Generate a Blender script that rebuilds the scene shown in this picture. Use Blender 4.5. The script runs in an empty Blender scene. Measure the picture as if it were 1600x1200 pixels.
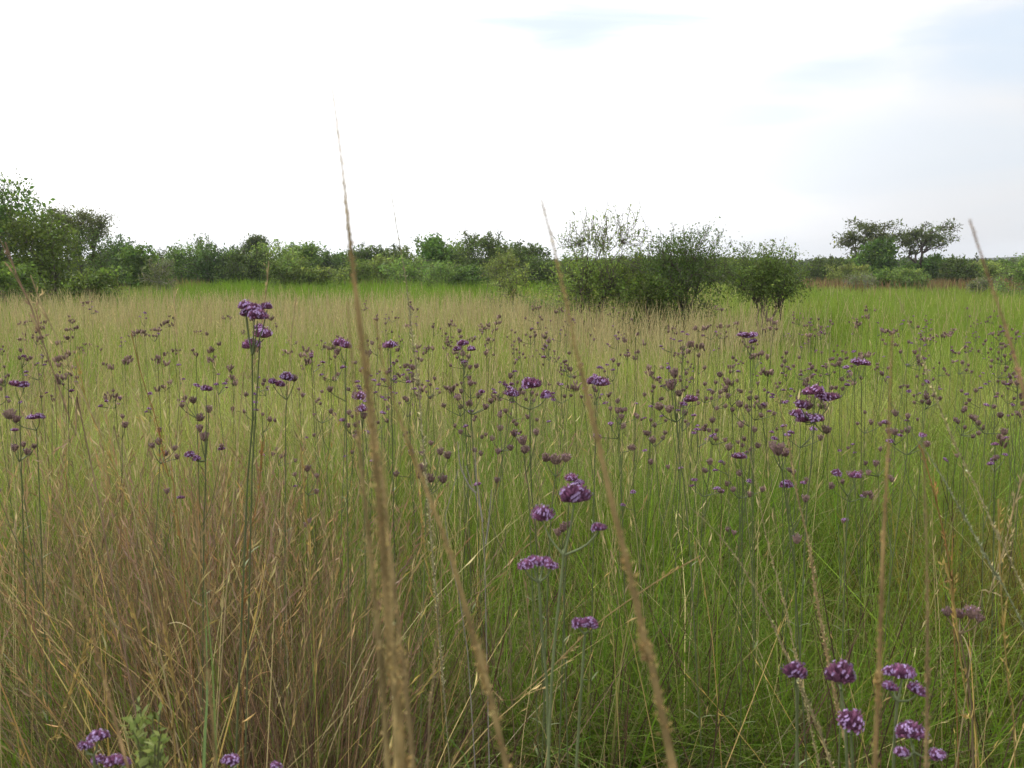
import bpy, math, random
import numpy as np
sc = bpy.context.scene
C = sc.collection
R = math.radians
# ------------------------------------------------------------------ camera
CAM = np.array([0.0, 0.0, 1.6]); PITCH = math.atan(180/1600)
cp_, sp_ = math.cos(PITCH), math.sin(PITCH)
cam = bpy.data.cameras.new('camera'); co = bpy.data.objects.new('camera', cam); C.objects.link(co)
cam.lens = 36; cam.sensor_width = 36; cam.clip_start = 0.02; cam.clip_end = 6000
co.location = CAM; co.rotation_euler = (R(90) - PITCH, 0, 0)
cam.dof.use_dof = True; cam.dof.focus_distance = 7.0; cam.dof.aperture_fstop = 17.0; cam.dof.aperture_blades = 0
sc.camera = co
# ------------------------------------------------------------------ world: overcast veil over a physical sky
SUN_EL, SUN_AZ = R(38), R(-28)            # azimuth from +Y towards +X
sund = (math.sin(SUN_AZ)*math.cos(SUN_EL), math.cos(SUN_AZ)*math.cos(SUN_EL), math.sin(SUN_EL))
w = bpy.data.worlds.new('World'); sc.world = w; w.use_nodes = True
nt = w.node_tree; nt.nodes.clear()
def N(t, **k):
    n = nt.nodes.new(t)
    for a, b in k.items(): setattr(n, a, b)
    return n
def math_(op, a, b=None, c=None, clamp=False):
    n = N('ShaderNodeMath', operation=op, use_clamp=clamp)
    for i, v in enumerate((a, b, c)):
        if v is None: continue
        if isinstance(v, (int, float)): n.inputs[i].default_value = v
        else: nt.links.new(v, n.inputs[i])
    return n.outputs[0]
def maprange(v, a, b, c, d, smooth=True):
    n = N('ShaderNodeMapRange', interpolation_type='SMOOTHSTEP' if smooth else 'LINEAR')
    nt.links.new(v, n.inputs[0])
    for i, q in enumerate((a, b, c, d)): n.inputs[i+1].default_value = q
    return n.outputs[0]
def mixc(f, a, b):
    n = N('ShaderNodeMix', data_type='RGBA')
    for s, v in ((0, f), (6, a), (7, b)):
        if isinstance(v, (tuple, float, int)): n.inputs[s].default_value = v
        else: nt.links.new(v, n.inputs[s])
    return n.outputs[2]
tc = N('ShaderNodeTexCoord')
nrm = N('ShaderNodeVectorMath', operation='NORMALIZE'); nt.links.new(tc.outputs['Generated'], nrm.inputs[0])
D = nrm.outputs[0]
def dot(v):
    n = N('ShaderNodeVectorMath', operation='DOT_PRODUCT'); nt.links.new(D, n.inputs[0]); n.inputs[1].default_value = v
    return n.outputs['Value']
sky = N('ShaderNodeTexSky'); sky.sky_type = 'NISHITA'; sky.sun_disc = False
sky.sun_elevation = SUN_EL; sky.sun_rotation = SUN_AZ; sky.air_density = 1.2; sky.dust_density = 3.0
# long soft cloud noise, stretched along the horizon
mp = N('ShaderNodeMapping'); nt.links.new(D, mp.inputs[0]); mp.inputs['Scale'].default_value = (1.6, 1.6, 7.0)
mp.inputs['Location'].default_value = (0.4, 0.2, 0.35)
no = N('ShaderNodeTexNoise'); nt.links.new(mp.outputs[0], no.inputs[0]); no.inputs['Scale'].default_value = 1.7
no.inputs['Detail'].default_value = 6; no.inputs['Roughness'].default_value = 0.5; no.inputs['Distortion'].default_value = 0.5
glow = maprange(dot(sund), 0.45, 1.0, 0.0, 1.0)
sep = N('ShaderNodeSeparateXYZ'); nt.links.new(D, sep.inputs[0])
# thin places of the veil: more of them away from the sun (towards +X)
awayx = maprange(sep.outputs['X'], 0.02, 0.42, 0.0, 1.0)
thin = maprange(no.outputs['Fac'], 0.40, 0.66, 0.0, 1.0)
def blob(px, py, wx, wz, amp):
    d = np.array([(px-800)/1600, cp_ + sp_*(600-py)/1600, -sp_ + cp_*(600-py)/1600]); d /= np.linalg.norm(d)
    s = N('ShaderNodeVectorMath', operation='SUBTRACT'); nt.links.new(D, s.inputs[0]); s.inputs[1].default_value = tuple(d)
    m = N('ShaderNodeVectorMath', operation='MULTIPLY'); nt.links.new(s.outputs[0], m.inputs[0]); m.inputs[1].default_value = (1/wx, 0.3/wx, 1/wz)
    l = N('ShaderNodeVectorMath', operation='LENGTH'); nt.links.new(m.outputs[0], l.inputs[0])
    j = math_('ADD', l.outputs['Value'], math_('MULTIPLY', math_('SUBTRACT', no.outputs['Fac'], 0.5), -3.0))
    return math_('MULTIPLY', maprange(j, 0.1, 1.15, 1.0, 0.0), amp)
b1 = blob(880, 52, 0.20, 0.065, .97); b2 = blob(1570, 95, 0.16, 0.045, 0.8); b3 = blob(1340, 235, 0.32, 0.080, 0.42); b4 = blob(1290, 115, 0.16, 0.035, 0.75)
b5 = blob(1080, 180, 0.22, 0.022, 0.6)
bs = math_('MAXIMUM', math_('MAXIMUM', b1, b2), math_('MAXIMUM', math_('MAXIMUM', b3, b4), b5))
bs = math_('ADD', bs, math_('MULTIPLY', math_('MULTIPLY', thin, awayx), 0.12), clamp=True)
bright = math_('ADD', math_('ADD', math_('MULTIPLY', glow, 5.5), 10.2), math_('MULTIPLY', awayx, -3.7))
cl = N('ShaderNodeCombineColor')
nt.links.new(math_('MULTIPLY', bright, 1.0), cl.inputs[0]); nt.links.new(math_('MULTIPLY', bright, 0.998), cl.inputs[1]); nt.links.new(math_('MULTIPLY', bright, 1.012), cl.inputs[2])
thinc = mixc(0.12, (5.7, 6.55, 7.6, 1), sky.outputs[0])
col = mixc(bs, cl.outputs[0], thinc)
# a little of the physical sky colours the whole veil
col = mixc(0.04, col, sky.outputs[0])
bg = N('ShaderNodeBackground'); nt.links.new(col, bg.inputs[0]); bg.inputs[1].default_value = 0.1
out = N('ShaderNodeOutputWorld'); nt.links.new(bg.outputs[0], out.inputs[0])
sl = bpy.data.lights.new('sun', 'SUN'); so = bpy.data.objects.new('sun', sl); C.objects.link(so)
sl.energy = 1.5; sl.angle = R(10); sl.color = (1.0, 0.95, 0.86)
from mathutils import Vector
so.rotation_euler = Vector(sund).to_track_quat('Z', 'Y').to_euler()
sc.view_settings.view_transform = 'Standard'; sc.view_settings.look = 'None'
sc.view_settings.gamma = 1.0; sc.view_settings.exposure = 0.45
sc.cycles.max_bounces = 6; sc.cycles.diffuse_bounces = 3; sc.cycles.transmission_bounces = 4; sc.cycles.glossy_bounces = 2
sc.cycles.use_denoising = True; sc.cycles.denoiser = 'OPENIMAGEDENOISE'; sc.cycles.denoising_input_passes = 'RGB_ALBEDO_NORMAL'; sc.cycles.denoising_prefilter = 'ACCURATE'

rs = np.random.default_rng(7)
# ------------------------------------------------------------------ helpers
def P(px, py, d):
    """World point seen at photo pixel (px,py) [1600x1200], at d metres ahead."""
    v = np.array([(px-800)/1600, cp_ + sp_*(600-py)/1600, -sp_ + cp_*(600-py)/1600])
    return CAM + v*(d/v[1])
def tag(o, label=None, cat=None, group=None, kind=None):
    if label: o['label'] = label
    if cat: o['category'] = cat
    if group: o['group'] = group
    if kind: o['kind'] = kind
    return o
def empty(name, loc=(0, 0, 0)):
    o = bpy.data.objects.new(name, None); o.location = loc; o.empty_display_size = 0.1; C.objects.link(o); return o

class MB:
    """Collects quads/tris with a colour per vertex and builds one mesh."""
    def __init__(s): s.v = []; s.c = []; s.f = {3: [], 4: []}; s.n = 0; s.sm = True
    def add(s, v, c, f):
        v = np.asarray(v, float).reshape(-1, 3); c = np.broadcast_to(np.asarray(c, float), v.shape) if np.ndim(c) < 2 else np.asarray(c, float).reshape(-1, 3)
        s.v.append(v); s.c.append(c); f = np.asarray(f, int); s.f[f.shape[1]].append(f + s.n); s.n += len(v)
    def ribbons(s, path, width, side, col):
        """path (n,k,3), width (n,k), side (n,3), col (n,k,3)"""
        n, k, _ = path.shape
        off = side[:, None, :]*width[:, :, None]*0.5
        v = np.stack([path-off, path+off], 2).reshape(-1, 3)
        c = np.repeat(np.broadcast_to(col, (n, k, 3)).reshape(-1, 3), 2, 0)
        b = (np.arange(n)*k*2)[:, None] + (np.arange(k-1)*2)[None, :]
        b = b.reshape(-1, 1)
        s.add(v, c, np.concatenate([b, b+1, b+3, b+2], 1))
    def tubes(s, path, rad, col, m=4):
        n, k, _ = path.shape
        t = np.gradient(path, axis=1); t /= np.linalg.norm(t, axis=2, keepdims=True) + 1e-9
        ref = np.where(np.abs(t[:, :1, 2:3]) > 0.8, np.array([1., 0, 0]), np.array([0, 0, 1.]))
        a = np.cross(t, np.broadcast_to(ref, t.shape)); a /= np.linalg.norm(a, axis=2, keepdims=True) + 1e-9
        b = np.cross(t, a)
        th = np.arange(m)*2*math.pi/m
        v = path[:, :, None, :] + rad[:, :, None, None]*(a[:, :, None, :]*np.cos(th)[:, None] + b[:, :, None, :]*np.sin(th)[:, None])
        c = np.repeat(np.broadcast_to(col, (n, k, 3)).reshape(-1, 3), m, 0)
        base = (np.arange(n)*k*m)[:, None, None] + (np.arange(k-1)*m)[None, :, None]
        j = np.arange(m)[None, None, :]; j2 = (j+1) % m
        f = np.stack([base+j, base+j2, base+m+j2, base+m+j], 3).reshape(-1, 4)
        s.add(v.reshape(-1, 3), c, f)
    def leaves(s, p, size, col, up=0.5, aspect=0.45, rng=rs, axis=None):
        """pointed leaves: two triangles each (a rhombus folded a little)"""
        n = len(p)
        d = rng.normal(size=(n, 3)) if axis is None else axis + rng.normal(size=(n, 3))*0.45
        d /= np.linalg.norm(d, axis=1, keepdims=True)
        nr = rng.normal(size=(n, 3)); nr[:, 2] += up*2
        sd = np.cross(d, nr); sd /= np.linalg.norm(sd, axis=1, keepdims=True) + 1e-9
        nn = np.cross(sd, d)
        size = np.broadcast_to(size, (n,))[:, None]
        mid = p + d*size*0.45
        v = np.stack([p, mid + sd*size*aspect*0.5 + nn*size*0.08, p + d*size, mid - sd*size*aspect*0.5 + nn*size*0.08], 1)
        b = np.arange(n)[:, None]*4
        s.add(v.reshape(-1, 3), np.repeat(col, 4, 0) if np.ndim(col) == 2 else col, np.concatenate([np.concatenate([b, b+1, b+2], 1), np.concatenate([b, b+2, b+3], 1)]))
    def mesh(s, name, mat):
        me = bpy.data.meshes.new(name)
        v = np.concatenate(s.v); c = np.concatenate(s.c)
        fs = [(k, np.concatenate(x)) for k, x in s.f.items() if x]
        loops = np.concatenate([f.ravel() for k, f in fs]); tot = np.concatenate([np.full(len(f), k) for k, f in fs])
        st = np.concatenate([[0], np.cumsum(tot)[:-1]])
        me.vertices.add(len(v)); me.vertices.foreach_set('co', v.astype(np.float32).ravel())
        me.loops.add(len(loops)); me.loops.foreach_set('vertex_index', loops.astype(np.int32))
        me.polygons.add(len(tot)); me.polygons.foreach_set('loop_start', st.astype(np.int32))
        me.update(calc_edges=True)
        at = me.attributes.new('Col', 'FLOAT_COLOR', 'POINT')
        at.data.foreach_set('color', np.concatenate([np.clip(c, 0, 1), np.ones((len(c), 1))], 1).astype(np.float32).ravel())
        if s.sm: me.polygons.foreach_set('use_smooth', np.ones(len(tot), bool))
        me.materials.append(mat); me.update()
        return me
    def build(s, name, mat, parent=None, loc=None):
        o = bpy.data.objects.new(name, s.mesh(name, mat)); C.objects.link(o)
        if parent is not None: o.parent = parent
        if loc is not None: o.location = loc
        return o

def plant_mat(name, trans=0.3, rough=0.6, hue=0.0, val=0.0, noise=0.0, nscale=3.0, gloss=0.2, warm=(1.0, 1.0, 0.75)):
    m = bpy.data.materials.new(name); m.use_nodes = True; t = m.node_tree; t.nodes.clear()
    L = t.links.new
    at = t.nodes.new('ShaderNodeAttribute'); at.attribute_name = 'Col'
    col = at.outputs['Color']
    if hue or val:
        oi = t.nodes.new('ShaderNodeObjectInfo')
        hs = t.nodes.new('ShaderNodeHueSaturation')
        a = t.nodes.new('ShaderNodeMapRange'); a.inputs[3].default_value = 0.5-hue; a.inputs[4].default_value = 0.5+hue
        L(oi.outputs['Random'], a.inputs[0]); L(a.outputs[0], hs.inputs['Hue'])
        b = t.nodes.new('ShaderNodeMath'); b.operation = 'MULTIPLY'; b.inputs[1].default_value = 7.31; L(oi.outputs['Random'], b.inputs[0])
        fr = t.nodes.new('ShaderNodeMath'); fr.operation = 'FRACT'; L(b.outputs[0], fr.inputs[0])
        b2 = t.nodes.new('ShaderNodeMapRange'); b2.inputs[3].default_value = 1-val; b2.inputs[4].default_value = 1+val
        L(fr.outputs[0], b2.inputs[0]); L(b2.outputs[0], hs.inputs['Value']); L(col, hs.inputs['Color']); col = hs.outputs[0]
    if noise:
        g = t.nodes.new('ShaderNodeTexCoord'); nz = t.nodes.new('ShaderNodeTexNoise'); nz.inputs['Scale'].default_value = nscale; nz.inputs['Detail'].default_value = 4
        L(g.outputs['Object'], nz.inputs['Vector'])
        mr = t.nodes.new('ShaderNodeMapRange'); mr.inputs[1].default_value = 0.3; mr.inputs[2].default_value = 0.7; mr.inputs[3].default_value = 1-noise; mr.inputs[4].default_value = 1+noise
        L(nz.outputs['Fac'], mr.inputs[0])
        mu = t.nodes.new('ShaderNodeVectorMath'); mu.operation = 'SCALE'; L(col, mu.inputs[0]); L(mr.outputs[0], mu.inputs['Scale']); col = mu.outputs[0]
    pb = t.nodes.new('ShaderNodeBsdfPrincipled'); L(col, pb.inputs['Base Color']); pb.inputs['Roughness'].default_value = rough
    pb.inputs['Specular IOR Level'].default_value = gloss
    o = t.nodes.new('ShaderNodeOutputMaterial')
    if trans > 0:
        tr = t.nodes.new('ShaderNodeBsdfTranslucent')
        tm = t.nodes.new('ShaderNodeVectorMath'); tm.operation = 'MULTIPLY'; L(col, tm.inputs[0]); tm.inputs[1].default_value = warm
        sc_ = t.nodes.new('ShaderNodeVectorMath'); sc_.operation = 'SCALE'; L(tm.outputs[0], sc_.inputs[0]); sc_.inputs['Scale'].default_value = 1.25
        L(sc_.outputs[0], tr.inputs['Color'])
        mx = t.nodes.new('ShaderNodeMixShader'); mx.inputs[0].default_value = trans
        L(pb.outputs[0], mx.inputs[1]); L(tr.outputs[0], mx.inputs[2]); L(mx.outputs[0], o.inputs[0])
    else: L(pb.outputs[0], o.inputs[0])
    return m
M_grass = plant_mat('grass_blade', 0.32, 0.6, gloss=0.10)
M_straw = plant_mat('straw', 0.13, 0.7, gloss=0.08, warm=(1, .95, .8))
M_leaf = plant_mat('leaf', 0.36, 0.55, hue=0.018, val=0.16, noise=0.18, nscale=1.2, gloss=0.15)
M_bark = plant_mat('bark', 0.0, 0.9, noise=0.35, nscale=9, gloss=0.1)
M_stem = plant_mat('stem_green', 0.0, 0.6, noise=0.2, nscale=30)
M_flower = plant_mat('flower_head', 0.15, 0.7, hue=0.012, val=0.22, gloss=0.1, warm=(1, 1, 1))
M_spike = plant_mat('seed_spike', 0.2, 0.7, noise=0.25, nscale=60, gloss=0.1, warm=(1, .95, .8))

def vnoise(x, y, s, seed=0):
    """smooth value noise 0..1"""
    x = np.asarray(x)/s + 1000.3 + seed*17.7; y = np.asarray(y)/s + 500.7 + seed*31.1
    xi = np.floor(x).astype(int); yi = np.floor(y).astype(int); fx = x-xi; fy = y-yi
    fx = fx*fx*(3-2*fx); fy = fy*fy*(3-2*fy)
    def h(a, b):
        n = (a*374761393 + b*668265263 + seed*974711) & 0xffffffff
        n = ((n ^ (n >> 13))*1274126177) & 0xffffffff
        return ((n ^ (n >> 16)) & 0xffff)/65535.0
    return (h(xi, yi)*(1-fx)+h(xi+1, yi)*fx)*(1-fy) + (h(xi, yi+1)*(1-fx)+h(xi+1, yi+1)*fx)*fy
def fbm(x, y, s, seed=0): return 0.55*vnoise(x, y, s, seed)+0.3*vnoise(x, y, s*0.45, seed+1)+0.15*vnoise(x, y, s*0.2, seed+2)
def sst(x, a, b):
    t = np.clip((x-a)/(b-a), 0, 1); return t*t*(3-2*t)
def lerp(a, b, t):
    t = np.asarray(t)
    return np.asarray(a)*(1-t[..., None]) + np.asarray(b)*t[..., None]
def gz(x, y):   # ground height: nearly flat meadow
    return 0.05*(fbm(x, y, 9, 40)-0.5)*np.clip(np.asarray(y)/8, 0, 1)
def gzf(x, y): return float(gz(np.array([x]), np.array([y]))[0])

# ------------------------------------------------------------------ ground, hills
xs = np.concatenate([-np.geomspace(900, 6, 34), np.linspace(-5, 5, 21), np.geomspace(6, 900, 34)])
ys = np.concatenate([[-60, -20, -8], np.linspace(-4, 12, 33), np.geomspace(13, 2500, 50)])
X, Y = np.meshgrid(xs, ys); g = MB(); Z = gz(X, Y)
nx, ny = len(xs), len(ys)
gc = lerp((0.035, 0.027, 0.018), (0.045, 0.050, 0.016), sst(fbm(X, Y, 2.5, 3), .35, .65))
gc = gc*(0.7+0.5*vnoise(X, Y, 0.8, 9))[..., None]
i = (np.arange(ny-1)[:, None]*nx + np.arange(nx-1)[None, :]).reshape(-1, 1)
g.add(np.stack([X, Y, Z], 2).reshape(-1, 3), gc.reshape(-1, 3), np.concatenate([i, i+1, i+1+nx, i+nx], 1))
ground = g.build('ground', plant_mat('soil_thatch', 0, 0.95, noise=0.5, nscale=7, gloss=0.05)); tag(ground, 'dark thatch covered earth under the meadow grass', kind='structure')
# low far ridge
hx = np.linspace(-900, 1100, 160); hy = np.linspace(520, 1300, 14)
HX, HY = np.meshgrid(hx, hy)
prof = np.sin(np.clip((HY-520)/780, 0, 1)*math.pi)
HZ = -2 + prof*(5 + 4*fbm(HX, HY*0, 260, 5) + 1.6*vnoise(HX, HY, 30, 6) + 7*np.exp(-((HX-470)/130)**2))
g = MB(); nx = len(hx); i = (np.arange(len(hy)-1)[:, None]*nx + np.arange(nx-1)[None, :]).reshape(-1, 1)
g.add(np.stack([HX, HY, HZ], 2).reshape(-1, 3), lerp((.035, .050, .028), (.05, .066, .034), vnoise(HX, HY, 20, 8)).reshape(-1, 3), np.concatenate([i, i+1, i+1+nx, i+nx], 1))
hills = g.build('hills', plant_mat('far_hill', 0, 0.95, noise=0.3, nscale=0.05)); tag(hills, 'low wooded ridge along the far horizon', kind='structure')

# ------------------------------------------------------------------ meadow
GREEN = np.array((.145, .250, .022)); YGREEN = np.array((.275, .325, .07)); DGREEN = np.array((.065, .125, .018)); BGREEN = np.array((.14, .25, .020))
STRAW = np.array((.47, .40, .20)); GOLD = np.array((.40, .285, .09)); BROWN = np.array((.135, .086, .056)); PINKB = np.array((.31, .22, .155)); GREY = np.array((.24, .205, .16)); OLIVE = np.array((.16, .17, .06))
TX = 0.5*1.16
def scatter(n, d0, d1, xa=-1, xb=1, power=1.0):
    u = rs.random(n); d = d0*(d1/d0)**(u**power)
    x = d*TX*(xa + (xb-xa)*rs.random(n))
    return x, d
def pxof(x, y): return 800 + 1600*x/np.maximum(y, .1)
def dryness(x, y):
    """1 in the brown tussock zone of the near meadow, 0 in the fresh green"""
    px = pxof(x, y) + (fbm(x, y, 0.8, 11)-.5)*240
    near = 1-sst(y, 3.6, 5.0)
    return (1-sst(px, 470, 620))*near*(.25+.75*sst(fbm(x, y, .55, 13)+.25*sst(px, 180, 300), .3, .6))
def blades(x, y, h, w, lean, bend, segs, mat_cols, tipcol=None, az=None, zb=None, taper=1.0, mb=None):
    n = len(x); k = segs+1
    t = np.linspace(0, 1, k)[None, :]
    az = rs.random(n)*2*math.pi if az is None else az
    z0 = gz(x, y) if zb is None else zb
    r = (lean[:, None]*t + bend[:, None]*t**2.2)*h[:, None]
    zz = h[:, None]*(t - 0.30*np.clip(np.abs(bend[:, None]), 0, 1.6)*t**2.6)
    wob = rs.normal(size=(n, 2))*0.02
    px = x[:, None] + np.cos(az)[:, None]*r + wob[:, :1]*np.sin(t*5)*h[:, None]
    py = y[:, None] + np.sin(az)[:, None]*r + wob[:, 1:]*np.sin(t*4)*h[:, None]
    path = np.stack([px, py, z0[:, None]+zz-0.02], 2)
    wid = w[:, None]*np.clip(1.0-(t**(2.2 if taper > .5 else 5))*0.93, 0.06, 1)*(0.7+0.5*np.minimum(t*3, 1))
    sa = rs.random(n)*math.pi*0.8 - math.pi*0.4     # mostly seen broadside from the path, never all alike
    side = np.stack([np.cos(sa), np.sin(sa), rs.normal(size=n)*.15], 1)
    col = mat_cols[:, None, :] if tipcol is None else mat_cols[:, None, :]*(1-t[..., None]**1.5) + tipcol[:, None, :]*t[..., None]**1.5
    col = np.broadcast_to(col, (n, k, 3))
    mb.ribbons(path, wid, side, col)
    return path
def jitter(c, s): return c*np.exp(rs.normal(size=(len(c), 1))*s)*(1+rs.normal(size=c.shape)*s*0.25)
def clumped(n, d0, d1, per, rad, xa=-1, xb=1, power=1.0):
    nc = max(1, n//per); cx, cy = scatter(nc, d0, d1, xa, xb, power)
    i = rs.integers(0, nc, n); rr = np.abs(rs.normal(size=n))*rad*np.maximum(1, cy[i]/8); a = rs.random(n)*2*math.pi
    return cx[i]+np.cos(a)*rr, cy[i]+np.sin(a)*rr, a, i

def midlow(x, y):
    px = pxof(x, y); return sst(px, 800, 880)*(1-sst(px, 1290, 1380))*sst(y, 9, 14)*(1-sst(y, 24, 27))
def green_cols(x, y):
    px = pxof(x, y)
    c = lerp(GREEN, YGREEN, sst(fbm(x, y, 1.6, 21)+0.22*sst(y, 3.0, 8)-0.1, .35, .8))
    c = lerp(c, DGREEN, 0.75*sst(vnoise(x, y, .7, 25), .55, .9)*(1-sst(y, 3, 7)))
    c = lerp(c, (.25, .185, .045), .75*sst(px, 1380, 1470)*sst(y, 2.9, 3.3)*(1-sst(y, 4.2, 5.0)))
    c = lerp(c, (.10, .19, .018), .55*sst(px, 560, 700)*(1-sst(px, 1420, 1520))*(1-sst(y, 3.6, 5.5))*sst(fbm(x, y, .9, 29), .3, .6))
    rgt = sst(px, 1000, 1400)*sst(y, 5, 10)
    c = lerp(c, (.21, .28, .035), .8*rgt*sst(fbm(x, y, 3.5, 23), .3, .6))
    return lerp(c, c*1.15+np.array((.045, .03, .03)), sst(y, 3.5, 8))
# --- green grass, three rings: tufts near the path, finer mass beyond
mb = MB()
def tufts(nc, d0, d1, per, rr, hr, wr, segs, drymask, wscale=lambda y: 1.0, xa=-1, xb=1, power=1.0, dark=.8):
    cx, cy = scatter(nc, d0, d1, xa, xb, power)
    k = (rs.random(nc) > drymask*dryness(cx, cy)) & (rs.random(nc) > .85*(1-sst(cy, 2.35, 2.75))*sst(pxof(cx, cy), 350, 520)*(1-sst(pxof(cx, cy), 1120, 1260))); cx, cy = cx[k], cy[k]; nc = len(cx)
    cnt = (per*np.exp(rs.normal(size=nc)*.45)).astype(int)+4; i = np.repeat(np.arange(nc), cnt); n = len(i)
    rad = rr*(.6+.9*rs.random(nc))*np.maximum(1, cy/9); hc = (hr[0]+(hr[1]-hr[0])*rs.random(nc)**1.2)*(.66+.62*fbm(cx, cy, 1.3, 31))*(1-.42*midlow(cx, cy))
    a = rs.random(n)*2*math.pi; q = np.sqrt(rs.random(n)); x = cx[i]+np.cos(a)*q*rad[i]; y = cy[i]+np.sin(a)*q*rad[i]
    cc = jitter(green_cols(cx, cy), .20)*np.where(rs.random(nc) < .25, dark, 1.0)[:, None]
    dc = rs.random(nc); cc = lerp(cc, STRAW*.6, (dc < .06)*.6)
    c = jitter(cc[i], .20); yel = rs.random(n); c = lerp(c, STRAW*.8, (yel < .06)*.8); c = lerp(c, BROWN, (yel > .97)*.8)
    hh = hc[i]*(.45+.6*rs.random(n)); out = rs.random(n)
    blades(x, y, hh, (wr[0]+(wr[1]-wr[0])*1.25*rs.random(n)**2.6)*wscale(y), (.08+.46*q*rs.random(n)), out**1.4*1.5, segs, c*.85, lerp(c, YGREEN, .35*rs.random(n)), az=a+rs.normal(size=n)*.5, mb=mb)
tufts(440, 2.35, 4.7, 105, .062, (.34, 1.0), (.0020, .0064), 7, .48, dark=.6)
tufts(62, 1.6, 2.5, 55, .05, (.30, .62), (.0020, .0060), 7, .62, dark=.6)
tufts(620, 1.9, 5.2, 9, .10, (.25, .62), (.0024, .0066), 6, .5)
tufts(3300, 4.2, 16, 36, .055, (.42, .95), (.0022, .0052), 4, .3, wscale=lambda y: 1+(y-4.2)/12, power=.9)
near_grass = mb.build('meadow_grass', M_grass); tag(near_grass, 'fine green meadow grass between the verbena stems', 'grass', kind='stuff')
mb = MB()
n = 110000; x, y, az, ci = clumped(n, 11, 78, 20, .10, power=.9)
px = pxof(x, y)
band = sst(y, 30, 38)*(1-sst(px, 860, 940))*sst(px, 200, 340)
hh = (.45+.4*rs.random(n))*(0.7+0.6*fbm(x, y, 4, 31))*(1+.35*band)*(1-.42*midlow(x, y))
c = green_cols(x, y)*.95; c = lerp(c, BGREEN, .35+0*band); c = lerp(c, BGREEN, band*.8); c = lerp(c, BGREEN, .5*sst(px, 1180, 1300)*sst(fbm(x, y, 9, 77), .35, .55)); c = jitter(c, .2)
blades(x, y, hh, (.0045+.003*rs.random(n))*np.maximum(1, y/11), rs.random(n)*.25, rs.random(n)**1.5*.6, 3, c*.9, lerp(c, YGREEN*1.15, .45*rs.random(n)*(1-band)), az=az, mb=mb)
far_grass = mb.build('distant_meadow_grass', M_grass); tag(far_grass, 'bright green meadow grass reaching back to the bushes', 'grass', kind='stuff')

# --- straw flowering stems standing above the green
def strawness(x, y):
    px = pxof(x, y)+(fbm(x, y, 3, 51)-.5)*260
    return np.clip((1-sst(px, 900, 1330))*(.55+.6*fbm(x, y, 4, 52)) + .14 + .35*sst(px, 800, 950)*(1-sst(px, 1120, 1240))*sst(y, 12, 16)*(1-sst(y, 20, 23)), 0, 1)
def stems_with_panicles(mb, x, y, hh, w, c, ptop=.78, ns=7, plen=.05, lean=.14, bend=.18, segs=4):
    n = len(x)
    path = blades(x, y, hh, w, np.abs(rs.normal(size=n))*lean, rs.random(n)*bend, segs, c*.9, c*1.05, taper=0, mb=mb)
    if ns:
        for j in range(ns):
            t = ptop+(1-ptop)*(j+rs.random(n))/ns
            fi = t*segs; i0 = np.minimum(fi.astype(int), segs-1); f = (fi-i0)[:, None]
            p = path[np.arange(n), i0]*(1-f)+path[np.arange(n), i0+1]*f
            ax = path[np.arange(n), segs]-path[np.arange(n), segs-1]; ax /= np.linalg.norm(ax, axis=1, keepdims=True)+1e-9
            sz = plen*(.5+.8*rs.random(n))*hh
            mb.leaves(p, sz, np.clip(c*(1.0+.25*rs.random((n, 1))), 0, 1), up=0, aspect=min(.3, w.mean()*1.3/(plen*hh.mean())), axis=ax*2.6)
    return path
mb = MB()
n = 21000; x, y, az, ci = clumped(n, 2.6, 26, 6, .12, power=.78)
k = rs.random(n) < strawness(x, y)*(.26+.74*sst(y, 6, 14)); x, y = x[k], y[k]; n = len(x)
hh = (.88+.36*rs.random(n))*(1-.25*midlow(x, y)*rs.random(n)); c = jitter(lerp(STRAW, PINKB*1.1, sst(vnoise(x, y, 1.2, 55), .55, .95)*(1-sst(y, 8, 14))), .16)
stems_with_panicles(mb, x, y, hh, (.0011+.0007*rs.random(n))*np.maximum(1, y/5.5), c, ptop=.86, ns=2, plen=.035, lean=.13, bend=.22)
n = 9500; x, y = scatter(n, 16, 48); k = rs.random(n) < strawness(x, y)*np.where(pxof(x, y) < 880, 1-.8*sst(y, 30, 40), .5); x, y = x[k], y[k]; n = len(x)
hh = .75+.4*rs.random(n); c = jitter(np.tile(STRAW*.9, (n, 1)), .15)
blades(x, y, hh, (.0018+.0009*rs.random(n))*np.maximum(1, y/4.2), np.abs(rs.normal(size=n))*.1, rs.random(n)*.15, 3, c*.9, c, taper=0, mb=mb)
tag(mb.build('straw_grass', M_straw), 'pale straw coloured seeding grass above the green', 'grass', kind='stuff')

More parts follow.
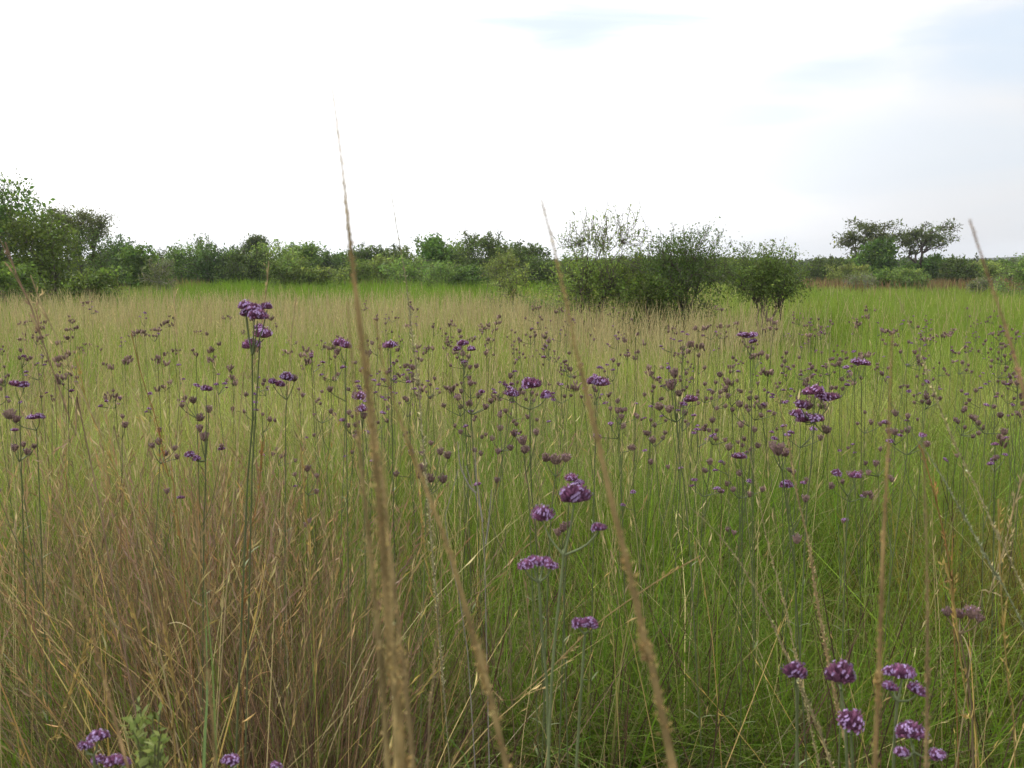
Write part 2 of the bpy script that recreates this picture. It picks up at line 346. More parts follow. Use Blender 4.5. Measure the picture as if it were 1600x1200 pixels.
# --- brown tussocks, near and to the -X side
mb = MB()
tus = []
for q in range(70):
    d = 1.9+2.3*rs.random()**.8; px = -120+650*rs.random()
    if q < 52: px, d = 210+350*rs.random(), 2.0+1.2*rs.random()
    tus.append(((px-800)/1600*d, d, .07+.10*rs.random(), .6+.75*vnoise(px, d*60, 90, 3)))
for q in range(26):    # sparser ones further right
    d = 1.7+1.5*rs.random(); px = 560+1000*rs.random(); tus.append(((px-800)/1600*d, d, .05, .5))
for (tx, ty, tr, th) in tus:
    n = int(150*(tr/.12)); a = rs.random(n)*2*math.pi; r = np.abs(rs.normal(size=n))*tr
    x, y = tx+np.cos(a)*r, ty+np.sin(a)*r
    px = pxof(tx, ty)
    top = np.clip(.80*th*1.15, .5, 1.0)*(1+.22*sst(px, 200, 300)*(1-sst(px, 480, 560)))
    hh = (.50+.5*rs.random(n))*top*(.78+.14*sst(px, 180, 300))
    base = lerp(BROWN, GOLD, np.full(n, .45*(1-sst(px, 0, 330)))+rs.random(n)*.15)
    base = lerp(base, GREY, (rs.random(n) < .2)*.7); base = lerp(base, (.14, .075, .045), np.full(n, .8*(rs.random() < .3)))*math.exp(rs.normal()*.42); base = lerp(base, GREEN*1.1, (rs.random(n) < .24+.34*(1-sst(px, 80, 280)))*.9)
    c = jitter(base, .22)
    blades(x, y, hh, .0014+.0018*rs.random(n)**2, .07+.34*rs.random(n)*(r/tr*.5+.3), rs.random(n)**2*.5, 5, c*.85, lerp(c, PINKB, .5*rs.random(n)), az=a+rs.normal(size=n)*.7, mb=mb)
# coarse golden and pale culms, leaning and arching
def culms(n, d0, d1, xa, xb, keepf, cols, h0, h1):
    x, y = scatter(n, d0, d1, xa, xb); k = rs.random(n) < keepf(x, y); x, y = x[k], y[k]; n = len(x)
    c = jitter(lerp(cols[0], cols[1], rs.random(n)), .2)
    stems_with_panicles(mb, x, y, h0+(h1-h0)*rs.random(n), .0013+.0012*rs.random(n), c*1.12, ptop=.80, ns=3, plen=.032, lean=.26, bend=.42, segs=7)
culms(360, 1.7, 5.0, -1, .0, lambda x, y: .25+.75*dryness(x, y), (GOLD*1.15, STRAW), .75, 1.22)
culms(170, 1.7, 4.6, -.1, 1, lambda x, y: .35+.5*vnoise(x, y, .7, 91), (GOLD*1.1, STRAW*.95), .55, 1.08)
# feathery pinkish tops over the tussocks
n = 1500; x, y = scatter(n, 2.2, 4.6, -1, .1); k = rs.random(n) < dryness(x, y)*.8+.05; x, y = x[k], y[k]; n = len(x)
hh = .72+.38*rs.random(n); c = jitter(lerp(PINKB, GOLD, rs.random(n)*.7), .2)
stems_with_panicles(mb, x, y, hh, .0014+.0008*rs.random(n), c, ptop=.68, ns=12, plen=.045, lean=.2, bend=.3, segs=5)
tag(mb.build('brown_tussock_grass', M_straw), 'dense russet and brown dry tussock grass', 'grass', kind='stuff')

# --- thatch: grey and brown dead blades, lying and curling low down, and dead ones mixed through the green
mb = MB()
n = 32000; x, y = scatter(n, 1.4, 2.9); hh = (.10+.40*rs.random(n)**1.4)
c = jitter(lerp(lerp(GREY*.62, BROWN*.62, rs.random(n)), PINKB*.7, rs.random(n)*.5), .45)
blades(x, y, hh, .0016+.0016*rs.random(n), rs.random(n)*1.1, rs.random(n)*2.2, 6, c, c, mb=mb)
n = 5200; x, y = scatter(n, 2.2, 9); hh = .4+.4*rs.random(n); c = jitter(lerp(STRAW*.75, BROWN, rs.random(n)), .25)
blades(x, y, hh, .0018+.0014*rs.random(n), rs.random(n)*.5, rs.random(n)*.9, 5, c, c, mb=mb)
n = 420; x, y = scatter(n, 1.8, 4.2, -.6, 1); hh = .5+.5*rs.random(n); c = jitter(np.tile((.085, .05, .035), (n, 1)), .3)
blades(x, y, hh, .002+.0016*rs.random(n), rs.random(n)*.35, rs.random(n)*.1, 4, c, c, taper=0, mb=mb)
tag(mb.build('dead_thatch_grass', M_straw), 'grey and brown dead grass litter low in the sward', 'grass', kind='stuff')
# --- reddish reeds before the far bushes
mb = MB()
n = 16000; x, y = scatter(n, 58, 80); px = pxof(x, y)
k = ((px > 1255) & (rs.random(n) < .9) | (px > 120) & (px < 330) & (rs.random(n) < .5) | (px > 540) & (px < 640) & (rs.random(n) < .35)); x, y = x[k], y[k]; n = len(x)
hh = .7+.45*rs.random(n); c = jitter(lerp((.20, .12, .06), (.26, .2, .09), rs.random(n)), .2)
blades(x, y, hh, .05+.03*rs.random(n), rs.random(n)*.15, rs.random(n)*.2, 2, c, c, mb=mb)
tag(mb.build('russet_reed_grass', M_straw), 'russet reedy grass in front of the far bushes', 'grass', kind='stuff')

# ------------------------------------------------------------------ trees and bushes
def unit(v): return v/(np.linalg.norm(v)+1e-9)
STY = {  # stems, crown base, endpoints, twig length, leaves per twig, leaf size, spread of leaves, colour, leaf aspect, lobes, upward shoots, trunk radius
 'dense':  dict(st=6, zb=.02, n=150, lp=26, ls=.085, jit=.085, col=(.098, .138, .046), asp=.5, lob=5, sh=.10, r=.014),
 'dark':   dict(st=6, zb=.04, n=150, lp=26, ls=.080, jit=.080, col=(.070, .098, .038), asp=.5, lob=5, sh=.12, r=.015),
 'light':  dict(st=7, zb=.00, n=140, lp=22, ls=.085, jit=.080, col=(.165, .205, .080), asp=.42, lob=6, sh=.14, r=.010),
 'leafy':  dict(st=5, zb=.00, n=130, lp=28, ls=.110, jit=.085, col=(.098, .140, .045), asp=.55, lob=6, sh=.14, r=.014),
 'grey':   dict(st=10, zb=.05, n=150, lp=5, ls=.060, jit=.06, col=(.15, .16, .10), asp=.5, lob=3, sh=.2, r=.008),
 'flat':   dict(st=3, zb=.52, n=110, lp=24, ls=.070, jit=.050, col=(.092, .105, .056), asp=.45, lob=5, sh=.0, r=.026, flat=1),
 'sparse': dict(st=4, zb=.30, n=95, lp=7, ls=.070, jit=.035, col=(.135, .165, .062), asp=.5, lob=4, sh=.5, r=.010),
}
BARK = {'dense': (.12, .10, .08), 'dark': (.11, .09, .075), 'light': (.17, .15, .12), 'leafy': (.13, .11, .085), 'grey': (.30, .27, .235), 'flat': (.10, .08, .07), 'sparse': (.13, .11, .09)}
def tree_parts(seed, style, W, H, dist, density=1.0, **ov):
    """Stems and twigs reach for points spread through a lobed crown W wide and H tall; leaves sit round the twigs."""
    s = dict(STY[style]); s.update(ov); g = np.random.default_rng(seed); flat = s.get('flat', 0)
    nl = s['lob']; zb = s['zb']*H
    lc = []; 
    for i in range(nl):
        a = 2*math.pi*(i+g.random()*.6)/nl; q = g.uniform(.30, .55) if i else .1
        if flat:
            c = np.array([math.cos(a)*q*W*.62, math.sin(a)*q*W*.62, H*(g.uniform(.66, .84))]); rad = np.array([W*.26, W*.26, H*.17])*g.uniform(.85, 1.2)
        else:
            hz = g.uniform(.74, 1.02) if i else 1.0; top = H*hz
            c = np.array([math.cos(a)*q*W*.60, math.sin(a)*q*W*.60, (top+zb)/2]); rad = np.array([W*.27, W*.27, (top-zb)/2])*np.array([g.uniform(.85, 1.15)]*2+[1])
        lc.append((c, rad))
    E = []
    n = int(s['n'])
    for i in range(n):
        c, rad = lc[g.integers(0, nl)]; d = unit(g.normal(size=3)); r = g.uniform(.35, 1)**.45
        p = c+d*rad*r; p[2] = max(p[2], .06*H); E.append(p)
    E = np.array(E); E[:, 0] *= W/2/np.percentile(np.abs(E[:, 0]), 97); E[:, 2] *= (H*(.94-s['sh']*.2))/np.percentile(E[:, 2], 93); E[:, 2] = np.minimum(E[:, 2], H*(.98-s['sh']*.1)-H*.05*g.random(n))
    st = s['st']; hubs = []; base = []
    for i in range(st):
        a = 2*math.pi*(i+g.random()*.8)/st; fork = g.uniform(.30, .45) if flat else g.uniform(.28, .5)
        hubs.append(np.array([math.cos(a)*W*.16*g.uniform(.6, 1.3), math.sin(a)*W*.16*g.uniform(.6, 1.3), H*fork*(1.25 if flat else 1)]))
        base.append(np.array([math.cos(a), math.sin(a), 0])*W*(.0 if flat else .035)*g.uniform(.3, 1.3))
    hubs = np.array(hubs)
    tk = MB(); R0 = s['r']*H; mn = dist*.00022
    def tube(p, r0, r1, m):
        p = np.array(p); rr = np.maximum(np.linspace(r0, r1, len(p)), mn); bc = np.array(BARK[style])*math.exp(g.normal()*.15)
        tk.tubes(p[None], rr[None], np.broadcast_to(bc, (1, len(p), 3)), m)
    def wpath(a, b, k, w, sag=0.0):
        t = np.linspace(0, 1, k)[:, None]; L = np.linalg.norm(b-a); off = np.cumsum(g.normal(size=(k, 3))*w*L/k**.5, 0); off -= off[-1]*t; off[0] = 0
        arc = np.sin(t*math.pi)*np.array([0, 0, sag*L])
        return a+(b-a)*t+off+arc
    if flat:
        fk = np.array([g.normal()*.03*W, 0, H*.26]); tube(wpath(np.zeros(3), fk, 6, .08), R0*1.2, R0*.9, 8)
    for i in range(st): tube(wpath(fk if flat else base[i], hubs[i], 7, .09), R0*g.uniform(.6, .9), R0*.5, 6)
    ns = max(8, n//7); sub = E[g.choice(n, ns, replace=False)]*np.array([.66, .66, .82 if not flat else .92]); 
    hi = np.argmin(np.linalg.norm((sub[:, None]-hubs[None])*np.array([1, 1, .5]), axis=2), 1)
    for j in range(ns): tube(wpath(hubs[hi[j]], sub[j], 6, .14, .08), R0*.42, R0*.2, 5)
    si = np.argmin(np.linalg.norm(E[:, None]-sub[None], axis=2), 1)
    T = []
    for j in range(n):
        p = wpath(sub[si[j]], E[j], 5, .18, .05); tube(p, R0*.18, R0*.06, 3); T.append(p)
    if s['sh']:
        top = np.argsort(-E[:, 2])[:max(2, int(n*.42))]
        for j in g.choice(top, int(len(top)*min(1, s['sh']*3)), replace=False):
            u = unit(np.array([g.normal()*.35, g.normal()*.35, 1])); L = H*g.uniform(.04, .16)*(1 if s['sh'] < .4 else 1.2)
            p = wpath(E[j], E[j]+u*L, 4, .12); tube(p, R0*.08, R0*.03, 3); T.append(p)
    cr = MB(); bcol = np.array(s['col'])*np.array([1.22, 1.36, .92]); lp = max(2, s['lp']*density); jit = s['jit']*H; ls = s['ls']*s.get('lsc', 1.0)
    P_ = []; Cc = []
    for j, t in enumerate(T):
        shoot = j >= n; nn = g.poisson(lp*(.45 if shoot else 1))+1
        u = (g.random(nn)**.7)*(len(t)-1); i0 = np.minimum(u.astype(int), len(t)-2); f = (u-i0)[:, None]
        jj = jit*(.25 if shoot else 1)
        q = t[i0]*(1-f)+t[i0+1]*f+g.normal(size=(nn, 3))*np.array([1, 1, .5 if flat else .8])*jj
        P_.append(q); Cc.append(np.broadcast_to(bcol*math.exp(g.normal()*.17)*(1+g.normal(size=3)*.05), (nn, 3)))
    P_ = np.concatenate(P_); Cc = np.concatenate(Cc)*np.exp(g.normal(size=(len(P_), 1))*.2)
    fr = g.random(len(P_)) < .07; Cc = np.where(fr[:, None], Cc*np.array([1.7, 1.5, 1.3]), Cc); P_[:, 2] = np.maximum(P_[:, 2], .05)
    cr.leaves(P_, ls*np.exp(g.normal(size=len(P_))*.3), Cc, up=.45, aspect=s['asp'], rng=g); cr.sm = False
    return tk, cr
_cache = {}
def plant(name, cat, label, style, px, ptop, wpx, d, var=0, rot=0.0, dens=1.0, group=None, pbase=None, lsc=None, **ov):
    """A tree or bush whose crown centre shows at column px, top at row ptop, wpx wide, d metres off."""
    x = (px-800)/1600*d; y = d; z0 = gzf(x, y)
    if group == G1: ptop -= 2; wpx *= 1.10
    H = P(px, ptop, d)[2]-z0; W = wpx/1600*d
    if lsc is None: lsc = max(1.0, d/26.0)*.70; dens *= 1.55
    key = (style, var, round(math.log(W/H)/.35), round(math.log(lsc)/.5), dens, tuple(sorted(ov.items())))
    if key not in _cache:
        tk, cr = tree_parts(hash(style) % 1 + sum(map(ord, style))*31+var*977+key[2]*13, style, W, H, d, dens, lsc=lsc, **ov)
        _cache[key] = (tk.mesh('trunk', M_bark), cr.mesh('crown', M_leaf), W, H)
    mt, mc, W0, H0 = _cache[key]
    e = empty(name, (x, y, z0)); e.rotation_euler = (0, 0, rot); e.scale = (W/W0, W/W0, H/H0)
    for nm, me in (('trunk', mt), ('crown', mc)):
        o = bpy.data.objects.new(nm, me); C.objects.link(o); o.parent = e
    tag(e, label, cat, group)
    return e
G1 = 'bushes and trees along the far edge of the meadow'
plant('leafy_tree', 'tree', 'tall broad leafy green tree cut off by the picture edge', 'leafy', -8, 290, 170, 40, 1, group=G1, lsc=1.15, n=380, dens=1.3, sh=.2)
plant('leafy_bush', 'bush', 'bright green leafy bush below the tall leafy tree', 'leafy', 78, 338, 120, 38, 2, group=G1, lsc=1.0, n=220, dens=1.4)
plant('low_bush', 'bush', 'low fresh green bush at the foot of the tall leafy tree', 'leafy', 20, 415, 120, 33, 3, group=G1, lsc=.9, dens=1.3)
plant('umbrella_thorn', 'tree', 'flat topped thorn tree beside the tall leafy tree', 'flat', 132, 322, 104, 52, 5, group=G1, n=220, dens=1.1, zb=.4)
plant('dark_bush', 'bush', 'dark twiggy bush under the flat topped thorn tree', 'dark', 130, 362, 110, 50, 1, group=G1)
plant('low_bush', 'bush', 'small fresh green bush in front of the flat topped thorn tree', 'leafy', 150, 424, 72, 34, 4, group=G1, lsc=.9, dens=1.3)
plant('dark_bush', 'bush', 'dark bush with a ragged top between thorn tree and rounded green bush', 'dark', 196, 375, 68, 62, 2, group=G1)
plant('rounded_bush', 'bush', 'rounded fresh green bush behind the grey twiggy shrub', 'leafy', 228, 390, 56, 58, 5, group=G1)
plant('twiggy_shrub', 'shrub', 'grey twiggy small shrub standing alone before the bushes', 'grey', 256, 408, 50, 50, 1, group=G1, dens=2.0)
rows = [
 # px, top, w, d, style, label
 (176, 395, 50, 72, 'dense', 'dense bush just past the flat topped thorn tree'),
 (262, 392, 60, 78, 'dark', 'dark bush behind the grey twiggy shrub'),
 (290, 386, 80, 70, 'dense', 'broad olive bush beneath the pale sparse tree'),
 (322, 369, 62, 80, 'sparse', 'pale sparse tree poking above the dense hedge of bushes'),
 (340, 388, 84, 68, 'dark', 'dark green bush between the olive bush and the small flat crowned tree'),
 (382, 392, 84, 66, 'dark', 'deep green bush with dark base below the small flat crowned tree'),
 (400, 367, 40, 82, 'flat', 'small flat crowned tree above the middle of the hedge'),
 (436, 382, 84, 66, 'light', 'wide pale green bush beside the small flat crowned tree'),
 (470, 384, 60, 76, 'dense', 'olive bush behind the wide pale green bush'),
 (452, 408, 84, 58, 'dense', 'low dark bush in front of the wide pale green bush'),
 (500, 396, 70, 84, 'dark', 'low dark bush in the dip of the hedge'),
 (512, 420, 70, 58, 'light', 'low sprawling pale green bush in front of the dip'),
 (540, 398, 60, 88, 'dense', 'small bush behind the tall blurred seed spike'),
 (585, 386, 86, 74, 'dark', 'dark rounded bush next to the tall blurred seed spike'),
 (560, 410, 60, 62, 'dense', 'low olive bush half hidden by the tall blurred seed spike'),
 (618, 393, 70, 82, 'dense', 'bush behind the thin sharp grass stalk'),
 (600, 404, 60, 64, 'light', 'grey green bush between dark rounded bush and thin sharp stalk'),
 (640, 404, 90, 60, 'light', 'pale low bush at the foot of the thin sharp grass stalk'),
 (680, 374, 62, 70, 'leafy', 'green bush with a leafy peak near the mast'),
 (712, 384, 80, 72, 'dense', 'broad green bush between the leafy peak and the dark tall tree'),
 (748, 367, 66, 66, 'dark', 'dark tall rounded tree just beside the mast'),
 (696, 412, 76, 58, 'light', 'pale low bush in front of the broad green bush'),
 (738, 416, 72, 58, 'dense', 'low olive bush in front of the dark tall tree'),
 (785, 396, 70, 52, 'light', 'light leafy small tree in front of the hedge'),
 (790, 384, 60, 84, 'dense', 'green bush showing behind the light leafy small tree'),
 (822, 384, 96, 66, 'dark', 'large dark domed bush beside the sparse topped tree'),
 (850, 404, 66, 58, 'dark', 'low dark bush beneath the large domed bush'),
 (905, 402, 110, 90, 'dense', 'distant bush seen through the sparse topped tree'),
 (1000, 402, 110, 95, 'dark', 'distant bush hidden behind the dark spiky bush'),
 (1120, 404, 120, 95, 'dense', 'distant bush between the dark spiky bush and the branching bush'),
 (1286, 406, 66, 80, 'dark', 'distant dark bush just past the branching bush'),
 (1318, 416, 60, 70, 'light', 'grey green bush left of the fresh green tree under the twin thorn trees'),
 (1340, 402, 70, 82, 'dense', 'dense bush under the wide thorn tree'),
 (1368, 378, 50, 74, 'leafy', 'fresh green tree growing between the twin thorn trees'),
 (1384, 424, 70, 62, 'dense', 'olive low bush below the twin thorn trees'),
 (1415, 422, 52, 60, 'light', 'small pale yellow green bush below the twin thorn trees'),
 (1345, 430, 60, 60, 'grey', 'grey twiggy low shrub under the fresh green tree'),
 (1450, 403, 80, 80, 'dense', 'dark green bush past the forked thorn trunk'),
 (1492, 406, 70, 76, 'dark', 'dark bush between the forked thorn tree and the slanting blurred stalk'),
 (1536, 412, 70, 84, 'light', 'grey green bush behind the slanting blurred stalk'),
 (1540, 436, 60, 50, 'grey', 'brownish grey shrub beneath the slanting blurred stalk'),
 (1602, 402, 92, 46, 'light', 'large rounded grey green bush cut by the picture edge'),
 (1560, 408, 60, 100, 'dense', 'far bush peeping behind the rounded grey green bush'),
 (1700, 398, 120, 60, 'dense', 'bush just beyond the rounded grey green bush'),
 (-110, 360, 120, 50, 'dense', 'bush beyond the tall leafy tree'),
]
for i, (px, top, wd, d, sty, lb) in enumerate(rows):
    nm = {'sparse': 'sparse_tree', 'flat': 'flat_crowned_tree', 'grey': 'twiggy_shrub', 'leafy': 'leafy_bush', 'dark': 'dark_bush', 'light': 'pale_bush', 'dense': 'green_bush'}[sty]
    kw = {}
    if sty == 'sparse': kw = dict(dens=1.8)
    if sty == 'grey': kw = dict(dens=1.5)
    plant(nm, 'tree' if sty in ('sparse', 'flat') or 'tree' in lb.split('between')[0].split('beside')[0].split(' near')[0].split('under')[0].split('above')[0].split('past')[0].split('below')[0].split('in front')[0].split('behind')[0].split('beneath')[0].split('beyond')[0] else 'bush', lb.replace(' left of ', ' beside '), sty, px, top, wd, d, i % 4, rot=i*1.7, group=G1, **kw)
plant('thorn_tree', 'tree', 'wide thorn tree of the twin pair, low lumpy crown', 'flat', 1352, 341, 92, 80, 11, group='twin thorn trees', n=130, dens=1.15, st=4, jit=.04, lsc=2.6)
plant('thorn_tree', 'tree', 'flat topped thorn tree of the twin pair with dark forked trunk', 'flat', 1434, 346, 96, 80, 8, group='twin thorn trees', n=120, dens=1.15, st=3, jit=.04, lsc=2.6)
# the middle group, nearer
G2 = 'bushes standing in the middle of the meadow'
plant('sparse_topped_tree', 'tree', 'tall see-through tree with scattered leaves in the middle of the meadow', 'sparse', 930, 325, 140, 22.5, 3, group=G2, lsc=.75, n=260, dens=1.25, sh=.3, zb=.30, col=(.16, .195, .075))
plant('green_bush', 'bush', 'mid green feathery bush around the foot of the see-through tree', 'dense', 925, 402, 140, 22.8, 7, group=G2, lsc=.62, n=260, dens=.8, zb=.27, col=(.14, .18, .06))
plant('pale_bush', 'bush', 'feathery green bush between the see-through tree and the dark spiky bush', 'light', 985, 390, 80, 22.6, 9, group=G2, lsc=.6, n=170, dens=.9, zb=.3, col=(.14, .185, .06))
plant('dark_spiky_bush', 'bush', 'dark bush with upright spiky shoots in the meadow', 'dark', 1068, 360, 136, 22, 6, group=G2, lsc=.6, n=330, dens=1.2, zb=.20, sh=.3)
plant('low_bush', 'bush', 'bright green low bush in front of the dark spiky bush', 'leafy', 1020, 432, 96, 21.5, 8, group=G2, lsc=.5, n=160, dens=1.6, st=6)
plant('branching_bush', 'bush', 'open branching bush with bare forked stems beside the dark spiky bush', 'dark', 1198, 384, 128, 21, 9, group=G2, lsc=.58, n=260, dens=1.5, st=5, zb=.46, r=.020, col=(.085, .115, .042), sh=.2)
plant('small_leafy_shrub', 'shrub', 'thin leafy shrub drooping in front of the large domed bush', 'sparse', 800, 412, 80, 30, 5, group=G2, n=130, dens=1.6, lsc=1.0, zb=.0, col=(.15, .19, .065))
plant('trailing_shrub', 'shrub', 'low trailing green shrub among the straw grass', 'light', 846, 466, 130, 26, 6, group=G2, lsc=.6, n=160, dens=1.2, col=(.12, .16, .05))

# far wood: one mass behind everything
mb = MB(); fw = np.random.default_rng(5)
n = 60000; d = 110*(420/110)**fw.random(n); x = d*(-.75+1.5*fw.random(n)); px = pxof(x, d)
top = 405+6*vnoise(px, px*0, 70, 61)+4*vnoise(px, d, 22, 62); H = (420-top)/1600*d+1.6
z = H*np.sqrt(fw.random(n)); cc = lerp((.05, .072, .03), (.085, .11, .05), fw.random(n))*np.exp((vnoise(x, d, 14, 66)-.5)*.8)[:, None]
mb.leaves(np.stack([x, d, z], 1), .0042*d*np.exp(fw.normal(size=n)*.3), cc, up=.3, aspect=.7, rng=fw); mb.sm = False
tag(mb.build('far_woods', M_leaf), 'far-off wood closing the meadow along the horizon', 'wood', kind='stuff')

# mast
m = MB(); base = P(727, 420, 150); h = P(727, 349, 150)[2]
e = empty('mast', (base[0], base[1], 0)); tag(e, 'thin grey mast rising behind the bushes', 'mast')
kk = np.linspace(0, 1, 6)[None, :, None]; m.tubes(np.array([[0, 0, 0.]])[:, None, :]*(1-kk)+np.array([[0, 0, h]])[:, None, :]*kk, np.linspace(.09, .05, 6)[None], np.array([[[.35, .35, .36]]]), 6)
m.build('pole', plant_mat('mast_steel', 0, .5), e)
m = MB(); m.tubes(np.array([[[0, 0, h], [0, 0, h+.6], [0, 0, h+1.2]]]), np.full((1, 3), .03), np.array([[[.35, .35, .36]]]), 4); m.build('antenna', plant_mat('mast_tip', 0, .5), e)

# ------------------------------------------------------------------ verbenas
FC = np.array([.25, .105, .185]); LC = np.array([.50, .34, .60]); SCm = np.array([.25, .172, .142])
def fresh_head(seed):
    """Dome of packed calyxes with open florets on top; radius 1 wide."""
    g = np.random.default_rng(seed); m = MB(); n = 95
    i = np.arange(n)+.5; th = i*2.39996; ph = np.arccos(1-i/n*1.12)
    d = np.stack([np.cos(th)*np.sin(ph), np.sin(th)*np.sin(ph), np.cos(ph)], 1)
    lump = 1+.16*np.sin(th*3+seed)+g.normal(size=n)*.07
    tip = d*np.array([1, 1, .78])*lump[:, None]*.86; root = d*np.array([.3, .3, .1])+np.array([0, 0, -.25])
    t = np.linspace(0, 1, 4)[None, :, None]
    path = root[:, None]*(1-t)+tip[:, None]*t
    cc = lerp(FC, (.31, .14, .24), g.random(n))*np.exp(g.normal(size=(n, 1))*.3)
    m.tubes(path, np.tile([.03, .07, .095, .05], (n, 1)), np.repeat(cc[:, None], 4, 1), 5)
    k = g.random(n) < .34; p = tip[k]; dd = d[k]; nn = len(p)   # open florets: five petals each
    e1 = np.cross(dd, [.2, .1, 1.]); e1 /= np.linalg.norm(e1, axis=1, keepdims=True); e2 = np.cross(dd, e1)
    for j in range(5):
        a = j*2*math.pi/5+g.random()*6; q = np.cos(a)*e1+np.sin(a)*e2; q2 = np.cos(a+1.57)*e1+np.sin(a+1.57)*e2
        c0 = p+dd*.03; v = np.stack([c0, c0+q*.10+q2*.075+dd*.03, c0+q*.15+dd*.02, c0+q*.10-q2*.075+dd*.03], 1)
        b = np.arange(nn)[:, None]*4
        m.add(v.reshape(-1, 3), np.repeat(LC*np.exp(g.normal(size=(nn, 1))*.2), 4, 0), np.concatenate([b, b+1, b+2, b+3], 1))
    return m.mesh('flower_head', M_flower)
def seed_head(seed):
    """Older head: a candelabrum of short upright scaly spikes."""
    g = np.random.default_rng(seed); m = MB(); n = 8+seed % 4
    a = np.arange(n)*2.39996+g.random(); r = np.sqrt((np.arange(n)+.3)/n)
    tip = np.stack([np.cos(a)*r*.82, np.sin(a)*r*.82, .75-.35*r*r+g.normal(size=n)*.1], 1); root = tip*np.array([.35, .35, 0])+np.array([0, 0, -.55])
    t = np.linspace(0, 1, 9)[None, :, None]; path = root[:, None]*(1-t)+tip[:, None]*t
    path[:, :, :2] *= (.6+.4*t[..., 0]**.4)[..., None]
    rad = np.array([.03, .06, .14, .17, .18, .17, .15, .11, .04])[None]*np.exp(g.normal(size=(n, 1))*.12)
    cc = SCm*np.exp(g.normal(size=(n, 9, 1))*.25)
    m.tubes(path, rad, cc, 6)
    ns = 26; i = np.repeat(np.arange(n), ns); u = .25+.72*g.random(n*ns); f = u*8; i0 = f.astype(int); ff = (f-i0)[:, None]
    p = path[i, i0]*(1-ff)+path[i, np.minimum(i0+1, 8)]*ff; th = g.random(n*ns)*6.28
    o = np.stack([np.cos(th), np.sin(th), .3*np.ones(n*ns)], 1); ax = unit(np.array([0, 0, 1.]))
    cc = lerp(SCm*1.25, (.32, .17, .27), g.random(n*ns)**2)*np.exp(g.normal(size=(n*ns, 1))*.3)
    m.leaves(p+o*rad[i, i0][:, None]*.8, .16, cc, up=0, aspect=.5, rng=g, axis=o*.9+ax*1.0)
    k = g.random(n) < .22
    if k.any():
        q = np.repeat(tip[k], 4, 0)+g.normal(size=(k.sum()*4, 3))*.06
        m.leaves(q, .14, np.clip(LC*.8*np.exp(g.normal(size=(len(q), 1))*.2), 0, 1), up=1, aspect=.9, rng=g)
    return m.mesh('flower_head', M_flower)
FH = [fresh_head(i) for i in range(5)]; SH = [seed_head(i+20) for i in range(6)]
def smooth_path(pts, k):
    pts = np.array(pts, float); n = len(pts)
    if n == 2: return pts[0]+(pts[1]-pts[0])*np.linspace(0, 1, k)[:, None]
    q = np.concatenate([[2*pts[0]-pts[1]], pts, [2*pts[-1]-pts[-2]]]); L = np.concatenate([[0], np.cumsum(np.linalg.norm(np.diff(pts, axis=0), axis=1))])
    o = []
    for s in np.linspace(0, L[-1], k):
        i = min(np.searchsorted(L, s, side='right')-1, n-2); t = (s-L[i])/(L[i+1]-L[i]+1e-12)
        p0, p1, p2, p3 = q[i], q[i+1], q[i+2], q[i+3]
        o.append(.5*(2*p1+(p2-p0)*t+(2*p0-5*p1+4*p2-p3)*t*t+(3*p1-p0-3*p2+p3)*t**3))
    return np.array(o)
STEMC = np.array([.12, .145, .06]); GSTEM = np.array([.17, .205, .095])
vr = np.random.default_rng(99)
def verbena(root, top, heads, rst=.0022, scol=STEMC, label='', group=None, name='verbena_plant', via=()):
    """root, top: world points of the main stem; heads: (world pos, radius, fresh?, squash)"""
    root = np.array(root, float); e = empty(name, tuple(root)); tag(e, label, 'flower', group)
    m = MB(); top = np.array(top, float)
    way = [np.zeros(3)]+[np.array(v)-root for v in via]+[top-root]
    if not len(via): way.insert(1, (top-root)*.5+np.array([vr.normal()*.02, vr.normal()*.02, 0]))
    main = smooth_path(way, 14)
    rst = rst*.72; m.tubes(main[None], np.linspace(rst*1.25, rst*.8, 14)[None], scol*np.exp(vr.normal()*.15), 5)
    for (p, r, fr, sq) in heads:
        q = np.array(p, float)-root-np.array([0, 0, r*.45]); dist = np.linalg.norm(q-main[-1])
        if dist > 1e-4:
            st = main[-1] if dist > .015 or True else q
            mid = (st+q)/2+np.array([0, 0, -.12*dist])+(q-st)*.12
            m.tubes(smooth_path([st, mid, q], 6)[None], np.linspace(rst*.75, rst*.5, 6)[None], scol, 4)
    # a pair of small narrow leaves at the fork and lower down
    for t in (1.0, .72, .45):
        p = main[int(t*13)]; a = vr.random()*3
        for s in (0, math.pi):
            d = np.array([math.cos(a+s), math.sin(a+s), .8]); L = (.010, .024, .04)[(1.0, .72, .45).index(t)]
            m.ribbons((p+np.linspace(0, 1, 4)[:, None]*d*L+np.array([0, 0, -1])*(np.linspace(0, 1, 4)**2)[:, None]*L*.4)[None], np.array([[.002, L*.14, L*.1, .0005]]), np.array([[-math.sin(a), math.cos(a), 0.]]), scol*1.3)
    m.build('stem', M_stem, e)
    for (p, r, fr, sq) in heads:
        o = bpy.data.objects.new('flower_head', (FH if fr else SH)[vr.integers(0, 5)]); C.objects.link(o); o.parent = e
        o.location = np.array(p)-root; o.scale = (r, r, r*sq); dv = o.location-Vector(main[-1])
        o.rotation_euler = (vr.normal()*.12-dv.y*4, vr.normal()*.12+dv.x*4, vr.random()*6.28)
    return e
